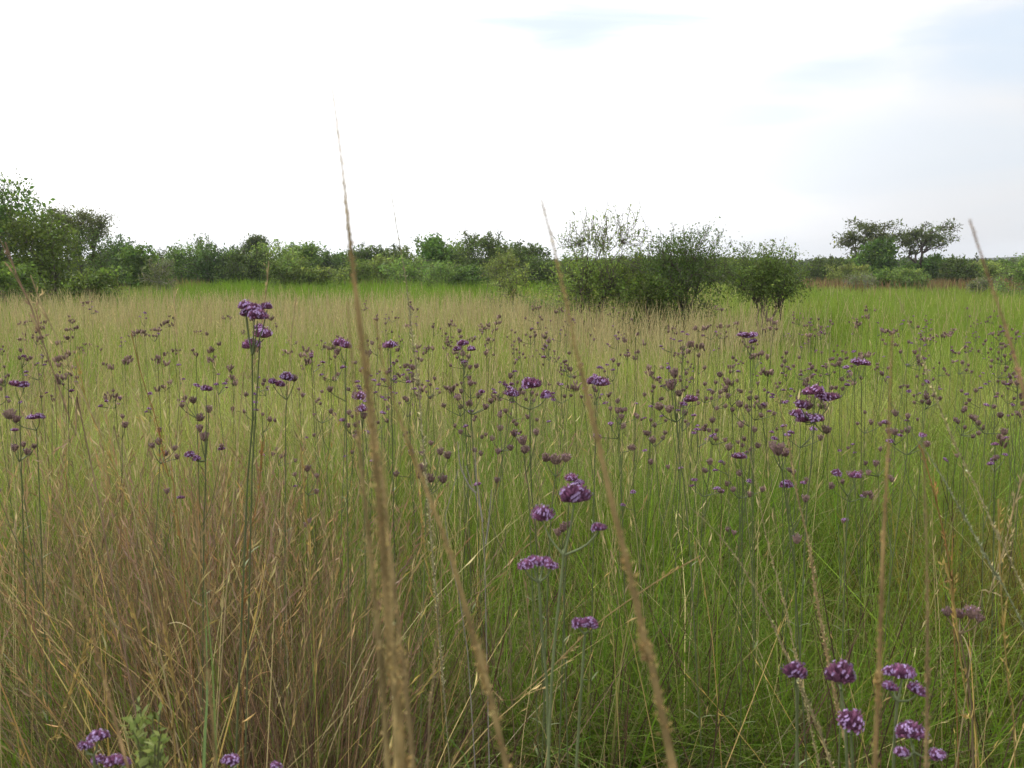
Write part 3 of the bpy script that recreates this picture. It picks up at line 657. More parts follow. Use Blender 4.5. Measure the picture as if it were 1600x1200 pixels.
def vpx(d, stem, heads, label, rst=.0022, scol=STEMC, rootdx=0, name='verbena_plant', group='verbenas in the front of the meadow'):
    """stem: pixels from the fork down; heads: (px,py,half width px,fresh,squash)"""
    pts = [P(a, b, d+.01*i) for i, (a, b) in enumerate(stem)]
    low = pts[-1]; prev = pts[-2]; dr = (low-prev)/max(prev[2]-low[2], .02)
    root = np.array([low[0]+dr[0]*low[2]*.5, low[1]+.03, 0]); root[2] = gzf(root[0], root[1])
    hs = []
    for (a, b, r, fr, sq) in heads:
        dd = d+vr.normal()*.012; hs.append((P(a, b, dd), r/1600*dd*(1.28 if fr else 1.15), fr, min(1.2, sq*1.2)))
    return verbena(root, pts[0], hs, rst, scol, label, group, name, via=pts[:0:-1])
vpx(1.7, [(394, 556), (397, 610), (393, 680), (387, 745)], [(383, 479, 10, 1, .9), (397, 483, 13, 1, .7), (417, 480, 8, 1, .9), (386, 491, 9, 1, 1), (402, 494, 13, 1, .8), (393, 540, 12, 1, .9)], 'tall verbena with a stacked crown of mauve heads above the brown tussock', .0026)
vpx(1.75, [(406, 535), (403, 600), (398, 660), (394, 730)], [(405, 513, 7, 1, 1.3), (411, 523, 12, 1, .9)], 'verbena with one lopsided mauve head leaning on the stacked one', .0022)
vpx(1.1, [(881, 868), (872, 930), (864, 1060), (856, 1200)], [(897, 776, 22, 1, .85), (848, 806, 15, 1, 1.0), (935, 825, 11, 1, .7)], 'verbena with three round violet heads between the two near blurred spikes', .0026, GSTEM)
vpx(1.15, [(842, 910), (845, 960), (852, 1060), (858, 1200)], [(821, 885, 11, 1, .9), (834, 878, 11, 1, .9), (848, 879, 11, 1, .8), (861, 885, 10, 1, .8)], 'verbena with a wide arched violet head in front of the dark green gap', .0026, GSTEM)
vpx(1.1, [(914, 990), (912, 1040), (905, 1120), (900, 1200)], [(905, 975, 12, 1, .8), (921, 975, 13, 1, .75)], 'verbena with a single flat violet head over the fallen straw stalk', .0026, GSTEM)
vpx(1.9, [(890, 775), (888, 820), (884, 880)], [(893, 748, 9, 1, .9), (904, 756, 8, 1, .8), (905, 700+55, 6, 1, .9)], 'small verbena with two dark mauve heads just behind the round violet ones')
vpx(1.05, [(1243, 1068), (1244, 1100), (1246, 1200)], [(1243, 1050, 17, 1, .85)], 'verbena with a single violet dome, first of the low cluster', .0026, GSTEM)
vpx(1.0, [(1314, 1078), (1318, 1130), (1324, 1200)], [(1314, 1055, 21, 1, 1.05)], 'verbena with the biggest violet ball of the low cluster', .0026, GSTEM)
vpx(1.0, [(1330, 1148), (1332, 1180), (1334, 1220)], [(1330, 1129, 19, 1, 1.0)], 'verbena with a violet ball below the biggest one', .0026, GSTEM)
vpx(1.02, [(1402, 1095), (1400, 1140), (1396, 1210)], [(1393, 1051, 12, 1, .9), (1410, 1052, 17, 1, .8), (1390, 1074, 11, 1, .85), (1431, 1079, 14, 1, .8)], 'verbena with four dark violet heads next to the upright blurred stalk', .0026, GSTEM)
vpx(1.0, [(1428, 1175), (1430, 1190), (1434, 1230)], [(1423, 1144, 20, 1, .85), (1408, 1177, 11, 1, .85), (1464, 1181, 12, 1, .8)], 'verbena with three heads lowest in the violet cluster', .0026, GSTEM)
vpx(1.05, [(146, 1180), (150, 1200), (152, 1230)], [(133, 1166, 11, 1, .6), (152, 1152, 15, 1, .65)], 'verbena with a slanting lilac head beside the pale leafy herb', .0026, GSTEM)
vpx(1.08, [(165, 1205), (166, 1220), (168, 1250)], [(152, 1188, 10, 1, .7), (175, 1190, 13, 1, .7), (195, 1190, 9, 1, .7)], 'verbena with pinkish heads at the foot of the pale leafy herb', .0026, GSTEM)
vpx(1.1, [(362, 1203), (362, 1215), (364, 1240)], [(361, 1189, 13, 1, .7)], 'verbena with one small lilac head under the dry tussock', .0026, GSTEM)
vpx(1.1, [(432, 1210), (432, 1220), (433, 1240)], [(431, 1198, 9, 1, .7)], 'verbena with a head barely showing beside the thick blurred stalks', .0026, GSTEM)
vpx(2.0, [(1272, 660), (1268, 720), (1262, 790), (1258, 840)], [(1272, 612, 15, 1, .6), (1284, 619, 9, 1, .8), (1297, 622, 13, 1, .65), (1252, 633, 9, 1, .9), (1247, 648, 11, 1, .7), (1259, 655, 13, 1, .7), (1275, 655, 11, 1, .7), (1262, 634, 11, 0, .8), (1292, 672, 10, 0, .8)], 'tall verbena with a broad layered mauve cluster amid the seeding ones', .0026)
vpx(1.9, [(1222, 735), (1230, 800), (1240, 870)], [(1207, 697, 9, 0, 1), (1216, 704, 12, 0, .9), (1228, 708, 9, 0, .9)], 'verbena with brown gone-over heads left standing below the layered cluster'.replace(' left standing', ''))
vpx(2.2, [(828, 640), (828, 700), (832, 790), (838, 850)], [(829, 601, 14, 1, .75), (800, 616, 10, 1, .8), (853, 618, 8, 1, 1)], 'verbena with three neat mauve heads facing the straight spike', .0024)
vpx(2.5, [(932, 625), (930, 690)], [(926, 596, 9, 1, .8), (938, 599, 11, 1, .9)], 'verbena whose mauve head touches the straight spike')
vpx(3.0, [(724, 572), (725, 640), (730, 730)], [(723, 537, 8, 1, .7), (714, 546, 6, 1, .9), (736, 546, 6, 1, .9)], 'thin verbena with three tiny heads on a long stem below the mast')
vpx(2.4, [(30, 625), (32, 690)], [(24, 601, 8, 1, .8), (37, 602, 8, 1, .8)], 'verbena with twin mauve heads above the rusty grass')
vpx(2.3, [(57, 672), (60, 730)], [(50, 653, 7, 1, .7), (62, 651, 7, 1, .7), (15, 648, 12, 0, .8), (25, 655, 9, 0, .8)], 'verbena with brownish and mauve heads just under the twin heads')
vpx(2.3, [(1057, 660), (1064, 740), (1076, 830)], [(1049, 602, 11, 0, .9), (1054, 584, 9, 0, 1), (1061, 615, 7, 0, .9), (1079, 625, 10, 1, .7), (1030, 636, 9, 0, .8), (1045, 640, 9, 0, .8)], 'many headed verbena on a dark straight stem in open green grass', .0024)
vpx(2.0, [(868, 745), (862, 800), (858, 860)], [(853, 716, 10, 0, .8), (868, 719, 12, 0, .8), (884, 716, 10, 0, .8)], 'verbena with a wide brownish fading cluster above the round violet heads')
vpx(2.6, [(1172, 555), (1174, 620)], [(1163, 524, 9, 1, .55), (1175, 525, 9, 1, .6), (1176, 534, 6, 1, .8)], 'verbena with a flat mauve head in front of the branching bush')
vpx(2.2, [(321, 720), (320, 800), (318, 860)], [(320, 683, 9, 0, 1.6), (326, 640, 7, 0, 1), (322, 608, 8, 1, .8), (297, 711, 7, 1, .9), (307, 717, 6, 1, .9), (312, 670, 7, 0, 1)], 'dark stemmed verbena with stacked heads rising from the brown tussock', .0026)
vpx(2.6, [(610, 565), (612, 640)], [(610, 540, 10, 1, .7)], 'verbena with a lone head just right of the tall spikes'.replace('just right of', 'close beside'))
vpx(2.5, [(540, 570), (541, 650)], [(531, 537, 9, 1, .9), (541, 541, 8, 1, .9), (527, 550, 6, 0, 1)], 'verbena head touching the tall blurred spike')
vpx(2.4, [(448, 625), (446, 700)], [(448, 590, 9, 1, .9), (460, 592, 7, 0, .9), (426, 597, 6, 1, 1), (437, 601, 7, 1, .9)], 'verbena with four dark heads between stacked verbena and tall spikes')
vpx(3.2, [(1345, 590), (1346, 650)], [(1339, 566, 8, 1, .7), (1351, 568, 8, 1, .7)], 'verbena with a flattened mauve head beyond the layered cluster')
vpx(2.0, [(1325, 775), (1322, 840)], [(1337, 744, 8, 1, .9), (1307, 740, 7, 1, .9)], 'verbena with two small round heads below the layered cluster')
vpx(2.0, [(1240, 830), (1242, 880)], [(1229, 758, 9, 1, .9), (1259, 780, 8, 0, .9), (1245, 843, 9, 0, 1)], 'thin verbena with three small heads on crooked stalks')
vpx(2.4, [(566, 670), (568, 740)], [(562, 620, 11, 1, .8), (566, 640, 9, 1, .8), (568, 650, 7, 0, 1)], 'verbena with purple heads right between the blurred spikes'.replace('right between', 'between'))
vpx(2.2, [(668, 775), (664, 850)], [(660, 731, 9, 0, 1), (655, 742, 8, 0, 1), (672, 748, 9, 0, 1), (692, 749, 9, 0, .9), (700, 712, 8, 0, .9), (688, 706, 7, 0, 1)], 'verbena with six brown mauve heads beside the bleached dead stem')
vpx(2.2, [(822, 740), (828, 820)], [(817, 689, 10, 0, .9), (820, 703, 9, 0, .9), (838, 676, 7, 0, .9)], 'verbena with brownish heads beneath the three neat mauve ones')
vpx(2.4, [(1160, 740), (1160, 800)], [(1155, 714, 10, 1, .6)], 'verbena with a flat purple head over the bent straw stem')
vpx(1.45, [(1500, 990), (1512, 1060), (1520, 1160)], [(1480, 957, 11, 0, .8), (1500, 960, 10, 0, .9), (1518, 958, 15, 0, .8), (1530, 967, 10, 0, .8)], 'verbena with a wide dead brown head among golden stalks', .0026, np.array([.2, .15, .08]))
vpx(2.0, [(878, 860), (880, 900)], [(880, 828-3, 9, 0, 1), (872, 832, 8, 0, 1), (888, 820, 6, 0, 1)], 'verbena with brown seed heads behind the round violet heads')

# scattered ones
lm = [(-40, 'below the tall leafy tree'), (135, 'below the flat topped thorn tree'), (256, 'below the grey twiggy shrub'), (395, 'around the stacked mauve verbena'), (470, 'below the wide pale green bush'), (560, 'by the tallest blurred spike'), (640, 'below the thin sharp stalk'), (727, 'below the mast'), (806, 'below the large domed bush'), (885, 'by the spike crossing the see-through tree'), (960, 'below the see-through tree'), (1066, 'below the dark spiky bush'), (1198, 'below the branching bush'), (1282, 'around the layered mauve cluster'), (1352, 'below the wide thorn tree'), (1440, 'below the forked thorn tree'), (1550, 'towards the rounded bush')]
proto = {}
def meadow_variant(kind, v):
    key = (kind, v)
    if key in proto: return proto[key]
    g = np.random.default_rng(v*13+kind*7+1); nh = int(g.integers(2, 7))
    m = MB(); main = smooth_path([(0, 0, 0), (g.normal()*.02, g.normal()*.02, .5), (g.normal()*.03, g.normal()*.03, .93)], 9)
    m.tubes(main[None], np.linspace(.0019, .0012, 9)[None], STEMC, 3); hs = []
    for j in range(nh):
        a = g.random()*6.28; r = 0 if j == 0 else g.uniform(.022, .065)
        q = main[-1]+np.array([math.cos(a)*r, math.sin(a)*r, .07-.9*r+g.normal()*.008]); hs.append((q, (g.uniform(.008, .0125) if kind == 0 else g.uniform(.009, .015)), g.random() < (.75 if kind == 0 else .1)))
        m.tubes(smooth_path([main[-1], (main[-1]+q)/2+np.array([math.cos(a), math.sin(a), 0])*r*.2, q-np.array([0, 0, .004])], 4)[None], np.linspace(.0014, .0009, 4)[None], STEMC, 3)
    if g.random() < .6:   # a side branch lower down
        q0 = main[6]; a = g.random()*6.28; q = q0+np.array([math.cos(a)*.06, math.sin(a)*.06, .16]); m.tubes(smooth_path([q0, q0+np.array([math.cos(a)*.03, math.sin(a)*.03, .05]), q], 5)[None], np.linspace(.0014, .0009, 5)[None], STEMC, 3)
        for jj in range(2): hs.append((q+np.array([g.normal()*.012, g.normal()*.012, .008*jj]), g.uniform(.008, .011), g.random() < .3))
    proto[key] = (m.mesh('stem', M_stem), hs); return proto[key]
cnt = 0
def scattered(x, y, h, kind, v):
    sm, hs = meadow_variant(kind, v); g = vr; px = 800+1600*x/y
    where = min(lm, key=lambda q: abs(q[0]-px))[1]
    band = 'closest in, ' if y < 3.2 else ('near, ' if y < 4.2 else ('half way out, ' if y < 6 else ('far out, ' if y < 9 else 'deep in the meadow, ')))
    band = band.replace('closest in', 'next to the path')
    e = empty('verbena_plant', (x, y, gzf(x, y))); s = h
    e.rotation_euler = (g.normal()*.04, g.normal()*.04, g.random()*6.28)
    tag(e, ('tall ' if h > 1.22 else ('short ' if h < 1.06 else ''))+('mauve verbena, ' if kind == 0 else 'brown seeding verbena, ')+['no','one','two','three','four','five','six','seven','eight','nine'][len(hs)]+' heads, '+band+where, 'flower', 'small verbenas scattered through the meadow')
    o = bpy.data.objects.new('stem', sm); C.objects.link(o); o.parent = e; o.scale = (1, 1, s)
    for (q, r, fr) in hs:
        f = bpy.data.objects.new('flower_head', (FH if fr else SH)[g.integers(0, 5)]); C.objects.link(f); f.parent = e
        f.location = (q[0], q[1], q[2]*s); f.scale = (r, r, r*(.8 if fr else 1.1)); f.rotation_euler = (g.normal()*.2, g.normal()*.2, g.random()*6.28)
for q in range(262):
    while True:
        d = 2.5+2.3*vr.random() if q < 130 else (4.5+3.5*vr.random() if q < 205 else 7.0+3*vr.random())
        px = -40+1680*vr.random(); h = 1.16+vr.normal()*.09 if d < 4.8 else 1.12+vr.normal()*.1
        x = (px-800)/1600*d; py = 420+(1.6-h)*1600/d
        dens = .35+.65*sst(px, 500, 700)+.3*sst(px, 1050, 1200); dens *= .35+1.0*float(vnoise(np.array([px]), np.array([py*1.6]), 120, 71)[0])
        if py < 465 or py > 800 or h < .85 or vr.random() > dens: continue
        break
    scattered(x, d, min(h, 1.34), 0 if vr.random() < .3 else 1, int(vr.integers(0, 14)))

# the countless tiny ones further out: one mass
mb = MB(); fg = np.random.default_rng(44); n = 190
y = 4.4+5.6*fg.random(n)**1.2; x = y*TX*(-1+2*fg.random(n)); k = fg.random(n) < .25+.9*fbm(x, y, 2.2, 88)**1.3; x, y = x[k], y[k]; n = len(x); h = 1.08+fg.normal(size=n)*.1; z = gz(x, y)
t = np.linspace(0, 1, 5)[None, :, None]; a = np.stack([x, y, z], 1); b = np.stack([x+fg.normal(size=n)*.04, y+fg.normal(size=n)*.04, z+h], 1)
mb.tubes(a[:, None]*(1-t)+b[:, None]*t, np.full((n, 5), .0016), STEMC, 3)
for j in range(5):
    q = b+fg.normal(size=(n, 3))*np.array([.028, .028, .014]); tt = np.linspace(0, 1, 4)[None, :, None]; keep = fg.random(n) < .8; q = q[keep]; r = .008+.006*fg.random(len(q))
    mb.tubes(b[keep][:, None]*(1-tt)+q[:, None]*tt-np.array([0, 0, .02])*np.sin(tt*3.14), np.full((len(q), 4), .0009), STEMC, 3)
    for u in range(5):
        o = q+fg.normal(size=q.shape)*r[:, None]*np.array([.5, .5, .2]); pr = np.array([-.9, -.2, .5, .95])[None, :, None]*r[:, None, None]*np.array([0, 0, 1.])+o[:, None]+(o-q)[:, None]*np.array([0, .2, .6, .9])[None, :, None]
        mb.tubes(pr, r[:, None]*np.array([[.12, .42, .45, .15]]), SCm*1.2*np.exp(fg.normal(size=(len(q), 1, 1))*.35), 5)
tag(mb.build('distant_verbena_flowers', M_flower), 'countless tiny brown-mauve verbena heads dotted far out over the meadow', 'flowers', kind='stuff')

# ------------------------------------------------------------------ tall spike stalks near the lens and other single stalks
def stalk(name, label, pts, d0, d1, spike, rmax, col, group, axis_r=.0011, dens=900, tuft=.0045, seed=0, fuzz=1.0):
    """pts: pixels tip first; spike: portion (0..1 by height from the tip) that carries spikelets"""
    g = np.random.default_rng(seed+500)
    ds = np.linspace(d0, d1, len(pts)); W = [P(a, b, d) for (a, b), d in zip(pts, ds)]
    low, prev = W[-1], W[-2]; dr = (low-prev)/max(prev[2]-low[2], .02)
    if low[2] > .03:
        mid = low+dr*low[2]*.45; root = np.array([low[0]+dr[0]*low[2]*.75, low[1]+dr[1]*low[2]*.6, 0]); mid[2] = low[2]*.5
        W += [mid, root]
    path = smooth_path(W[::-1], 70); root = path[0].copy(); root[2] = gzf(root[0], root[1])
    e = empty(name, tuple(root)); tag(e, label, 'grass stalk', group); path = path-root
    m = MB(); kk = len(path); tt = np.linspace(0, 1, kk); m.tubes(path[None], np.linspace(axis_r*1.3, axis_r*.35, kk)[None], np.array(col)*.9, 5); m.build('stem', M_spike, e)
    if spike > 0:
        s = MB(); L = np.linalg.norm(np.diff(path, axis=0), axis=1).sum(); n = int(dens*spike*L*1.3); rmax *= 1.35
        fine = smooth_path(path[tt > 1-spike], 150); vv = np.linspace(1, 0, 150)   # the axis packed with pressed seeds
        rr = rmax*.50*np.clip(vv*3.0+.12, .05, 1)**.7*(.8+.35*vnoise(np.arange(150)*1.0, np.zeros(150), 2.5, seed))*np.clip(vv*12+.15, .1, 1)
        s.tubes(fine[None], rr[None], (np.array(col)*np.exp(g.normal(size=(1, 150, 1))*.22)), 6)
        u = 1-spike*g.random(n)**.9; f = u*(kk-1); i0 = np.minimum(f.astype(int), kk-2); ff = (f-i0)[:, None]
        p = path[i0]*(1-ff)+path[i0+1]*ff; ax = path[i0+1]-path[i0]; ax /= np.linalg.norm(ax, axis=1, keepdims=True)
        th = g.random(n)*6.28; o = np.stack([np.cos(th), np.sin(th), np.zeros(n)], 1)
        v = (1-u)/spike; prof = np.clip(v*3.0, .04, 1)**.8*(.75+.45*vnoise(u*L*60, u*0, 1.0, seed))*np.clip((1-v)*6, .2, 1)
        cc = np.array(col)*1.1*np.exp(g.normal(size=(n, 1))*.42)*(1+g.normal(size=(n, 3))*.05)
        s.leaves(p+o*(rmax*prof*g.random(n)**.6)[:, None]*.75, tuft*(.6+.7*g.random(n))*fuzz*np.clip(.25+prof*.8, .3, 1), cc, up=0, aspect=.34, rng=g, axis=ax*1.3+o*.75)
        s.build('spike', M_spike, e)
    return e
TAN = (.37, .275, .12); PINK = (.34, .23, .16); GS = 'tall seed stalks close in front of the meadow'
stalk('seed_stalk', 'tallest blurred tan seed spike reaching high into the sky', [(519, 135), (528, 205), (537, 280), (545, 360), (553, 430), (566, 540), (580, 660), (594, 800), (606, 950), (618, 1080), (628, 1200)], .50, .47, .86, .0042, TAN, GS, dens=2800, seed=1)
stalk('seed_stalk', 'blurred seed spike hugging the tallest one, reaching only the flowers', [(543, 470), (553, 600), (566, 740), (582, 900), (596, 1050), (606, 1200)], .50, .48, .8, .0030, (.33, .26, .12), GS, dens=2400, seed=2)
stalk('seed_stalk', 'third blurred seed spike in the tight bundle', [(572, 520), (584, 640), (598, 760), (614, 900), (632, 1060), (646, 1200)], .54, .52, .8, .0026, (.33, .25, .12), GS, dens=2000, seed=3)
stalk('seed_stalk', 'blurred seed spike slanting away from the tight bundle', [(586, 500), (603, 590), (634, 680), (672, 780), (705, 870), (738, 990), (764, 1090), (792, 1200)], .50, .47, .86, .0031, TAN, GS, dens=2600, seed=4)
stalk('seed_stalk', 'long blurred spike crossing the see-through tree', [(846, 312), (862, 372), (880, 450), (903, 560), (930, 670), (957, 790), (985, 900), (1015, 1040), (1052, 1200)], .50, .46, .88, .0037, TAN, GS, dens=2800, seed=5)
stalk('seed_stalk', 'slanting blurred stalk near the rounded grey green bush', [(1515, 343), (1530, 395), (1549, 440), (1570, 510), (1592, 580), (1615, 680), (1636, 800)], .50, .47, .88, .0033, (.33, .21, .12), GS, dens=2600, seed=6)
stalk('seed_stalk', 'upright blurred stalk beside the low violet cluster', [(1394, 520), (1391, 600), (1387, 720), (1380, 850), (1376, 980), (1372, 1090), (1367, 1200)], .55, .52, .9, .0026, (.33, .23, .10), GS, dens=1900, seed=7)
stalk('seed_stalk', 'thinner upright blurred stalk crossing the low violet cluster', [(1444, 690), (1446, 800), (1449, 920), (1449, 1060), (1447, 1200)], .62, .60, .9, .0022, (.30, .22, .11), GS, dens=1600, seed=8)
stalk('seed_stalk', 'blurred stalk leaning over the brown tussock to the pale herb', [(96, 830), (118, 900), (143, 990), (166, 1070), (180, 1130), (200, 1200)], .62, .58, .9, .0023, (.34, .23, .11), GS, dens=1600, seed=9)
stalk('seed_stalk', 'faint blurred stalk in the dry tussock next to the pale herb', [(312, 950), (322, 1030), (330, 1110), (338, 1200)], .6, .58, .9, .0020, (.30, .22, .10), GS, dens=1500, seed=10)
stalk('seed_stalk', 'thin knobbly stalk between the bundle and the slanting spike', [(692, 850), (688, 920), (680, 1020), (672, 1110), (668, 1200)], .8, .78, .9, .0020, (.32, .25, .13), GS, dens=1300, seed=11)
stalk('seed_stalk', 'thin sharp seed stalk standing against the white sky', [(611, 298), (618, 345), (628, 400), (636, 450), (642, 510), (652, 590), (660, 680)], 1.5, 1.6, .55, .0016, (.36, .33, .20), GS, dens=800, tuft=.006, seed=12)
stalk('seed_stalk', 'arching pale seed stalk bending through the green grass', [(1078, 792), (1110, 822), (1150, 870), (1188, 935), (1218, 1000), (1246, 1060), (1275, 1130), (1305, 1215)], 1.15, 1.15, .62, .0017, (.36, .31, .17), GS, dens=1600, tuft=.0042, seed=13)
stalk('seed_stalk', 'tan seed stalk running down beside the low violet cluster', [(1205, 590), (1228, 670), (1245, 770), (1264, 850), (1275, 930), (1290, 1010), (1305, 1090), (1330, 1210)], 1.2, 1.2, .6, .0017, (.38, .29, .15), GS, dens=1500, tuft=.0042, seed=14)
stalk('seed_stalk', 'pale straight stalk crossing the layered mauve cluster', [(1165, 680), (1182, 760), (1200, 850), (1222, 930), (1240, 1010)], 1.5, 1.5, .7, .0013, (.40, .34, .18), GS, dens=1100, tuft=.0042, seed=15)
stalk('seed_stalk', 'thin pale stalk rising towards the twin thorn trees', [(1400, 458), (1418, 500), (1440, 558), (1462, 620), (1490, 690), (1520, 750), (1560, 840), (1590, 900)], 1.2, 1.25, .3, .0010, (.45, .40, .22), GS, dens=900, tuft=.0042, seed=16)
stalk('seed_stalk', 'grey green stalk slanting across the seeding verbenas', [(1385, 620), (1420, 670), (1460, 725), (1500, 795), (1530, 850), (1560, 905), (1590, 960)], 1.3, 1.3, .4, .0011, (.26, .28, .17), GS, dens=1100, tuft=.0042, seed=17)
stalk('seed_stalk', 'fourth blurred spike, lowest of the tight bundle', [(598, 700), (606, 820), (612, 950), (616, 1080), (618, 1200)], .46, .45, .9, .0026, (.42, .32, .14), GS, dens=2000, seed=18)
# feathery panicle stalks
def feather(label, pts, d0, d1, col, seed, nsp=13, slen=.05, top=.3):
    g = np.random.default_rng(seed+900); ds = np.linspace(d0, d1, len(pts)); W = [P(a, b, d) for (a, b), d in zip(pts, ds)]
    low, prev = W[-1], W[-2]; dr = (low-prev)/max(prev[2]-low[2], .02)
    root = np.array([low[0]+dr[0]*low[2]*.4, low[1]+.02, 0]); W += [root]
    path = smooth_path(W[::-1], 40); root = path[0].copy(); root[2] = gzf(root[0], root[1]); e = empty('dry_grass_stalk', tuple(root)); path = path-root
    tag(e, label, 'grass stalk', 'dry feathery grass stalks')
    m = MB(); m.tubes(path[None], np.linspace(.0016, .0006, 40)[None], np.array(col)*.95, 4)
    ti = g.uniform(.2, .75); p = path[int(ti*39)]; a = g.random()*6.28; t = np.linspace(0, 1, 7)
    L = .11; q = p+np.stack([np.cos(a)*t*L*.7, np.sin(a)*t*L*.7, t*L*.8-t**2*L*.7], 1); m.ribbons(q[None], np.array([[.0015, .002, .002, .0018, .0015, .001, .0003]]), np.array([[-math.sin(a), math.cos(a), .2]]), np.array(col)*.9)
    m.build('stem', M_spike, e)
    s = MB(); u = 1-top*np.sort(g.random(nsp)); i0 = (u*39).astype(int); ax = path[np.minimum(i0+1, 39)]-path[i0-1]; ax /= np.linalg.norm(ax, axis=1, keepdims=True)
    th = g.random(nsp)*6.28; o = np.stack([np.cos(th), np.sin(th), np.zeros(nsp)], 1); t = np.linspace(0, 1, 6)[None, :, None]
    ll = slen*(.6+.7*g.random(nsp))[:, None, None]
    pp = path[i0][:, None]+ax[:, None]*t*ll+o[:, None]*t**1.3*ll*.15
    s.ribbons(pp, np.tile([.0008, .0015, .0019, .0017, .0011, .0003], (nsp, 1)), np.cross(o, [0, 0, 1.])*.7+o*.3, np.array(col)*np.exp(g.normal(size=(nsp, 1, 1))*.2))
    for r in range(1):
        k = g.integers(0, nsp, nsp*3); j = g.integers(1, 6, nsp*3)
        s.leaves(pp[k, j], .011, np.array(col)*1.1*np.exp(g.normal(size=(nsp*3, 1))*.2), up=0, aspect=.2, rng=g, axis=ax[k]*1.5+o[k]*.5)
    s.tubes(path[int(39*(1-top)):][None], np.full((1, 40-int(39*(1-top))), .0009), np.array(col), 4)
    s.build('seed_head', M_spike, e)
RUST = (.34, .19, .075); GLD = (.46, .34, .12); STR = (.50, .40, .22)
for i, (lb, pts, d0, col, top, sl) in enumerate([
 ('rusty feathered stalk bending in at the picture edge below the leafy tree', [(8, 378), (22, 420), (45, 470), (62, 520), (90, 600), (118, 680), (150, 760)], 1.25, PINK, .30, .06),
 ('second feathered stalk curving just inside the rusty edge one', [(48, 430), (66, 480), (95, 540), (125, 610), (170, 700), (205, 780)], 1.5, STR, .28, .05),
 ('long golden stalk crossing the green grass to the twin heads', [(118, 560), (140, 640), (170, 710), (205, 790), (250, 880), (300, 980)], 1.9, GLD, .25, .05),
 ('pale feathered tip just above the stacked verbena', [(420, 408), (416, 455), (405, 530), (388, 600), (372, 680)], 1.75, STR, .26, .035),
 ('pale feathered stalk bending behind the stacked verbena', [(462, 465), (455, 530), (450, 610), (430, 720), (418, 800)], 2.4, STR, .3, .04),
 ('ginger stalk with a drooping tuft beside the pale herb', [(205, 940), (225, 1010), (250, 1080), (268, 1140), (275, 1210)], 1.2, GLD, .35, .04),
 ('golden stalk rising out of the dry tussock next to the pale herb', [(240, 900), (258, 980), (272, 1060), (290, 1140), (296, 1210)], 1.2, GLD, .3, .045),
 ('leaning golden stem at the bottom beside the slanting lilac head', [(140, 965), (125, 1040), (100, 1110), (80, 1170), (68, 1220)], 1.2, GLD, .2, .04),
 ('fallen straw stalk lying across the grass under the violet heads', [(1095, 868), (1040, 900), (980, 940), (920, 985), (860, 1045), (790, 1105), (730, 1150)], 1.35, (.40, .29, .13), .45, .05),
 ('upright yellow stem below the dead brown verbena head', [(1478, 880), (1492, 950), (1502, 1040), (1515, 1120), (1530, 1210)], 1.3, GLD, .2, .04),
 ('yellow stem at the picture edge beside the dead brown head', [(1560, 780), (1562, 880), (1568, 980), (1576, 1080), (1586, 1210)], 1.35, GLD, .25, .04),
 ('reddish feathered stalk over the dead brown verbena head', [(1440, 700), (1462, 780), (1478, 850), (1486, 910), (1490, 960)], 1.5, RUST, .35, .05),
 ('straw stalk leaning across the twin upright stalks', [(1600, 740), (1582, 800), (1568, 860), (1545, 930), (1520, 1010)], 1.5, STR, .2, .04),
 ('golden stalk rising by the bundle of blurred spikes', [(470, 700), (476, 780), (484, 860), (486, 950), (492, 1040)], 1.9, GLD, .25, .05),
 ('rusty stalk standing in the brown tussock under the stacked heads', [(410, 690), (404, 770), (388, 850), (382, 940), (380, 1010)], 1.8, RUST, .3, .05),
 ('pinkish feather tipped stalk against the sparse pale tree', [(272, 455), (276, 520), (285, 600), (300, 690), (310, 770)], 2.6, STR, .3, .05),
 ('tan stalk bowing toward the rusty edge stalk', [(205, 520), (222, 590), (245, 660), (262, 740), (280, 830)], 2.0, RUST, .3, .05),
 ('short ginger stalk beside the bleached dead stem', [(640, 690), (655, 770), (662, 850), (676, 930), (684, 990)], 2.1, GLD, .3, .045),
]):
    feather(lb, pts, d0, d0+.05, col, i, top=top, slen=sl)

# bleached dead branching stem
g = MB(); d = 1.7
br = [[(728, 728), (742, 760), (752, 800), (757, 850), (758, 900), (760, 1000)], [(742, 700), (744, 740), (748, 775), (754, 815)], [(715, 690), (720, 730), (735, 762), (744, 770)], [(716, 735), (698, 780), (696, 830), (704, 880), (714, 930), (730, 1010)], [(768, 765), (764, 810), (759, 850)]]
root = P(758, 1000, d)+np.array([.02, .02, 0]); root[2] = 0
e = empty('dead_stem', tuple(root)); tag(e, 'bleached grey dead branching stem standing in the green grass', 'dead stem')
for j, b in enumerate(br):
    pts = [P(a, q, d+.01*j) for a, q in b]
    if j in (0, 3): pts.append(root+np.array([0, 0, .0]))
    p = smooth_path(pts[::-1], 16)-root; g.tubes(p[None], np.linspace(.0016, .0006, 16)[None], np.array([.33, .30, .26]), 5)
g.build('stem', M_spike, e)

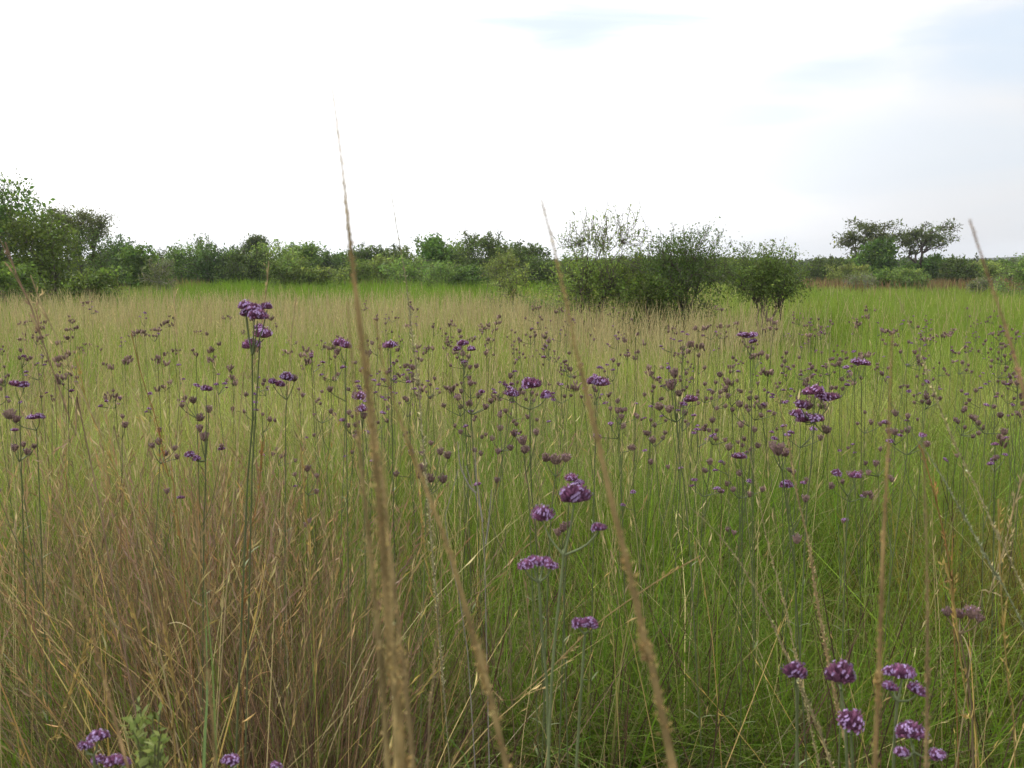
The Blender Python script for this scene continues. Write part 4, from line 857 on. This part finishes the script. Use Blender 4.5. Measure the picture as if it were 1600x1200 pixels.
# pale leafy herb low in the tussock
d = 1.15; top = P(213, 1092, d); root = np.array([P(230, 1200, d)[0], d+.02, 0.])
e = empty('leafy_herb', tuple(root)); tag(e, 'pale green small-leaved bushy herb low in the brown tussock', 'herb')
g = MB(); lf = MB(); hr = np.random.default_rng(12); tips = []
for j in range(24):
    t = np.array([P(195+65*hr.random(), 1110+90*hr.random(), d+hr.normal()*.03)]) [0] if j else top
    fork = root+np.array([0, 0, 1.0])*(t[2]-.14); fork[:2] = root[:2]*.6+t[:2]*.4
    p = smooth_path([root, fork, t], 20); tips.append(p); g.tubes((p-root)[None], np.linspace(.0022, .0009, 20)[None], np.array([.16, .17, .08]), 4)
g.build('stem', M_stem, e)
for p in tips:
    n = 46; u = 9+10*hr.random(n); i0 = np.minimum(u.astype(int), 18); q = p[i0]+(p[i0+1]-p[i0])*(u-i0)[:, None]
    a = hr.random(n)*6.28; o = np.stack([np.cos(a), np.sin(a), .8*np.ones(n)], 1)
    lf.leaves(q-root, .011+.006*hr.random(n), lerp((.20, .30, .08), (.36, .44, .16), hr.random(n)), up=.5, aspect=.42, rng=hr, axis=o)
lf.build('leaves', M_leaf, e)

# broad dark green sedge-like leaf blades near the bottom
def blade_thing(label, pts, d, wmax, col):
    W = [P(a, b, d) for a, b in pts]; low = W[-1]
    root = np.array([low[0], low[1]+.02, 0.]); W.append(root); p = smooth_path(W[::-1], 24); e = empty('broad_grass_blade', tuple(root)); tag(e, label, 'grass blade', 'broad green grass blades')
    m = MB(); t = np.linspace(0, 1, 24); m.ribbons((p-root)[None], (wmax*np.clip(1-t**4, .05, 1))[None], np.array([[.9, .3, .1]]), np.array(col)); m.build('blade', M_grass, e)
blade_thing('broad pale green blade folded over low in the tussock', [(362, 942), (335, 948), (322, 975), (324, 1060), (322, 1140), (318, 1210)], 1.3, .007, (.16, .24, .10))
blade_thing('broad green blade rising from the bottom edge behind the bundle', [(680, 1130), (700, 1165), (722, 1185), (745, 1215)], 1.0, .006, (.12, .22, .06))
blade_thing('broad green blade slanting at the bottom corner under the tussock', [(42, 1158), (20, 1175), (-5, 1195), (-20, 1230)], 1.0, .006, (.13, .23, .05))
blade_thing('bluish green blade crossing the brown tussock at a slant', [(262, 838), (275, 870), (290, 905), (312, 960), (330, 1010)], 1.5, .004, (.15, .21, .07))

# ------------------------------------------------------------------ haze
HAZE = 0.00030
hz = MB(); a, b, c0, c1, z0, z1 = -1100, 1300, -80, 2600, -4.0, 60.0
v = [(x, y, z) for z in (z0, z1) for y in (c0, c1) for x in (a, b)]
hz.add(v, (1, 1, 1), [(0, 2, 3, 1), (4, 5, 7, 6), (0, 1, 5, 4), (2, 6, 7, 3), (0, 4, 6, 2), (1, 3, 7, 5)]); hz.sm = False
mh = bpy.data.materials.new('haze_air'); mh.use_nodes = True; t = mh.node_tree; t.nodes.clear()
pv = t.nodes.new('ShaderNodeVolumePrincipled'); pv.inputs['Density'].default_value = HAZE; pv.inputs['Color'].default_value = (.86, .92, 1, 1)
oo = t.nodes.new('ShaderNodeOutputMaterial'); t.links.new(pv.outputs[0], oo.inputs['Volume'])
tag(hz.build('haze', mh), kind='stuff')
print('VERTS', sum(len(o.data.vertices) for o in C.objects if o.type == 'MESH' and o.data.users == 1))
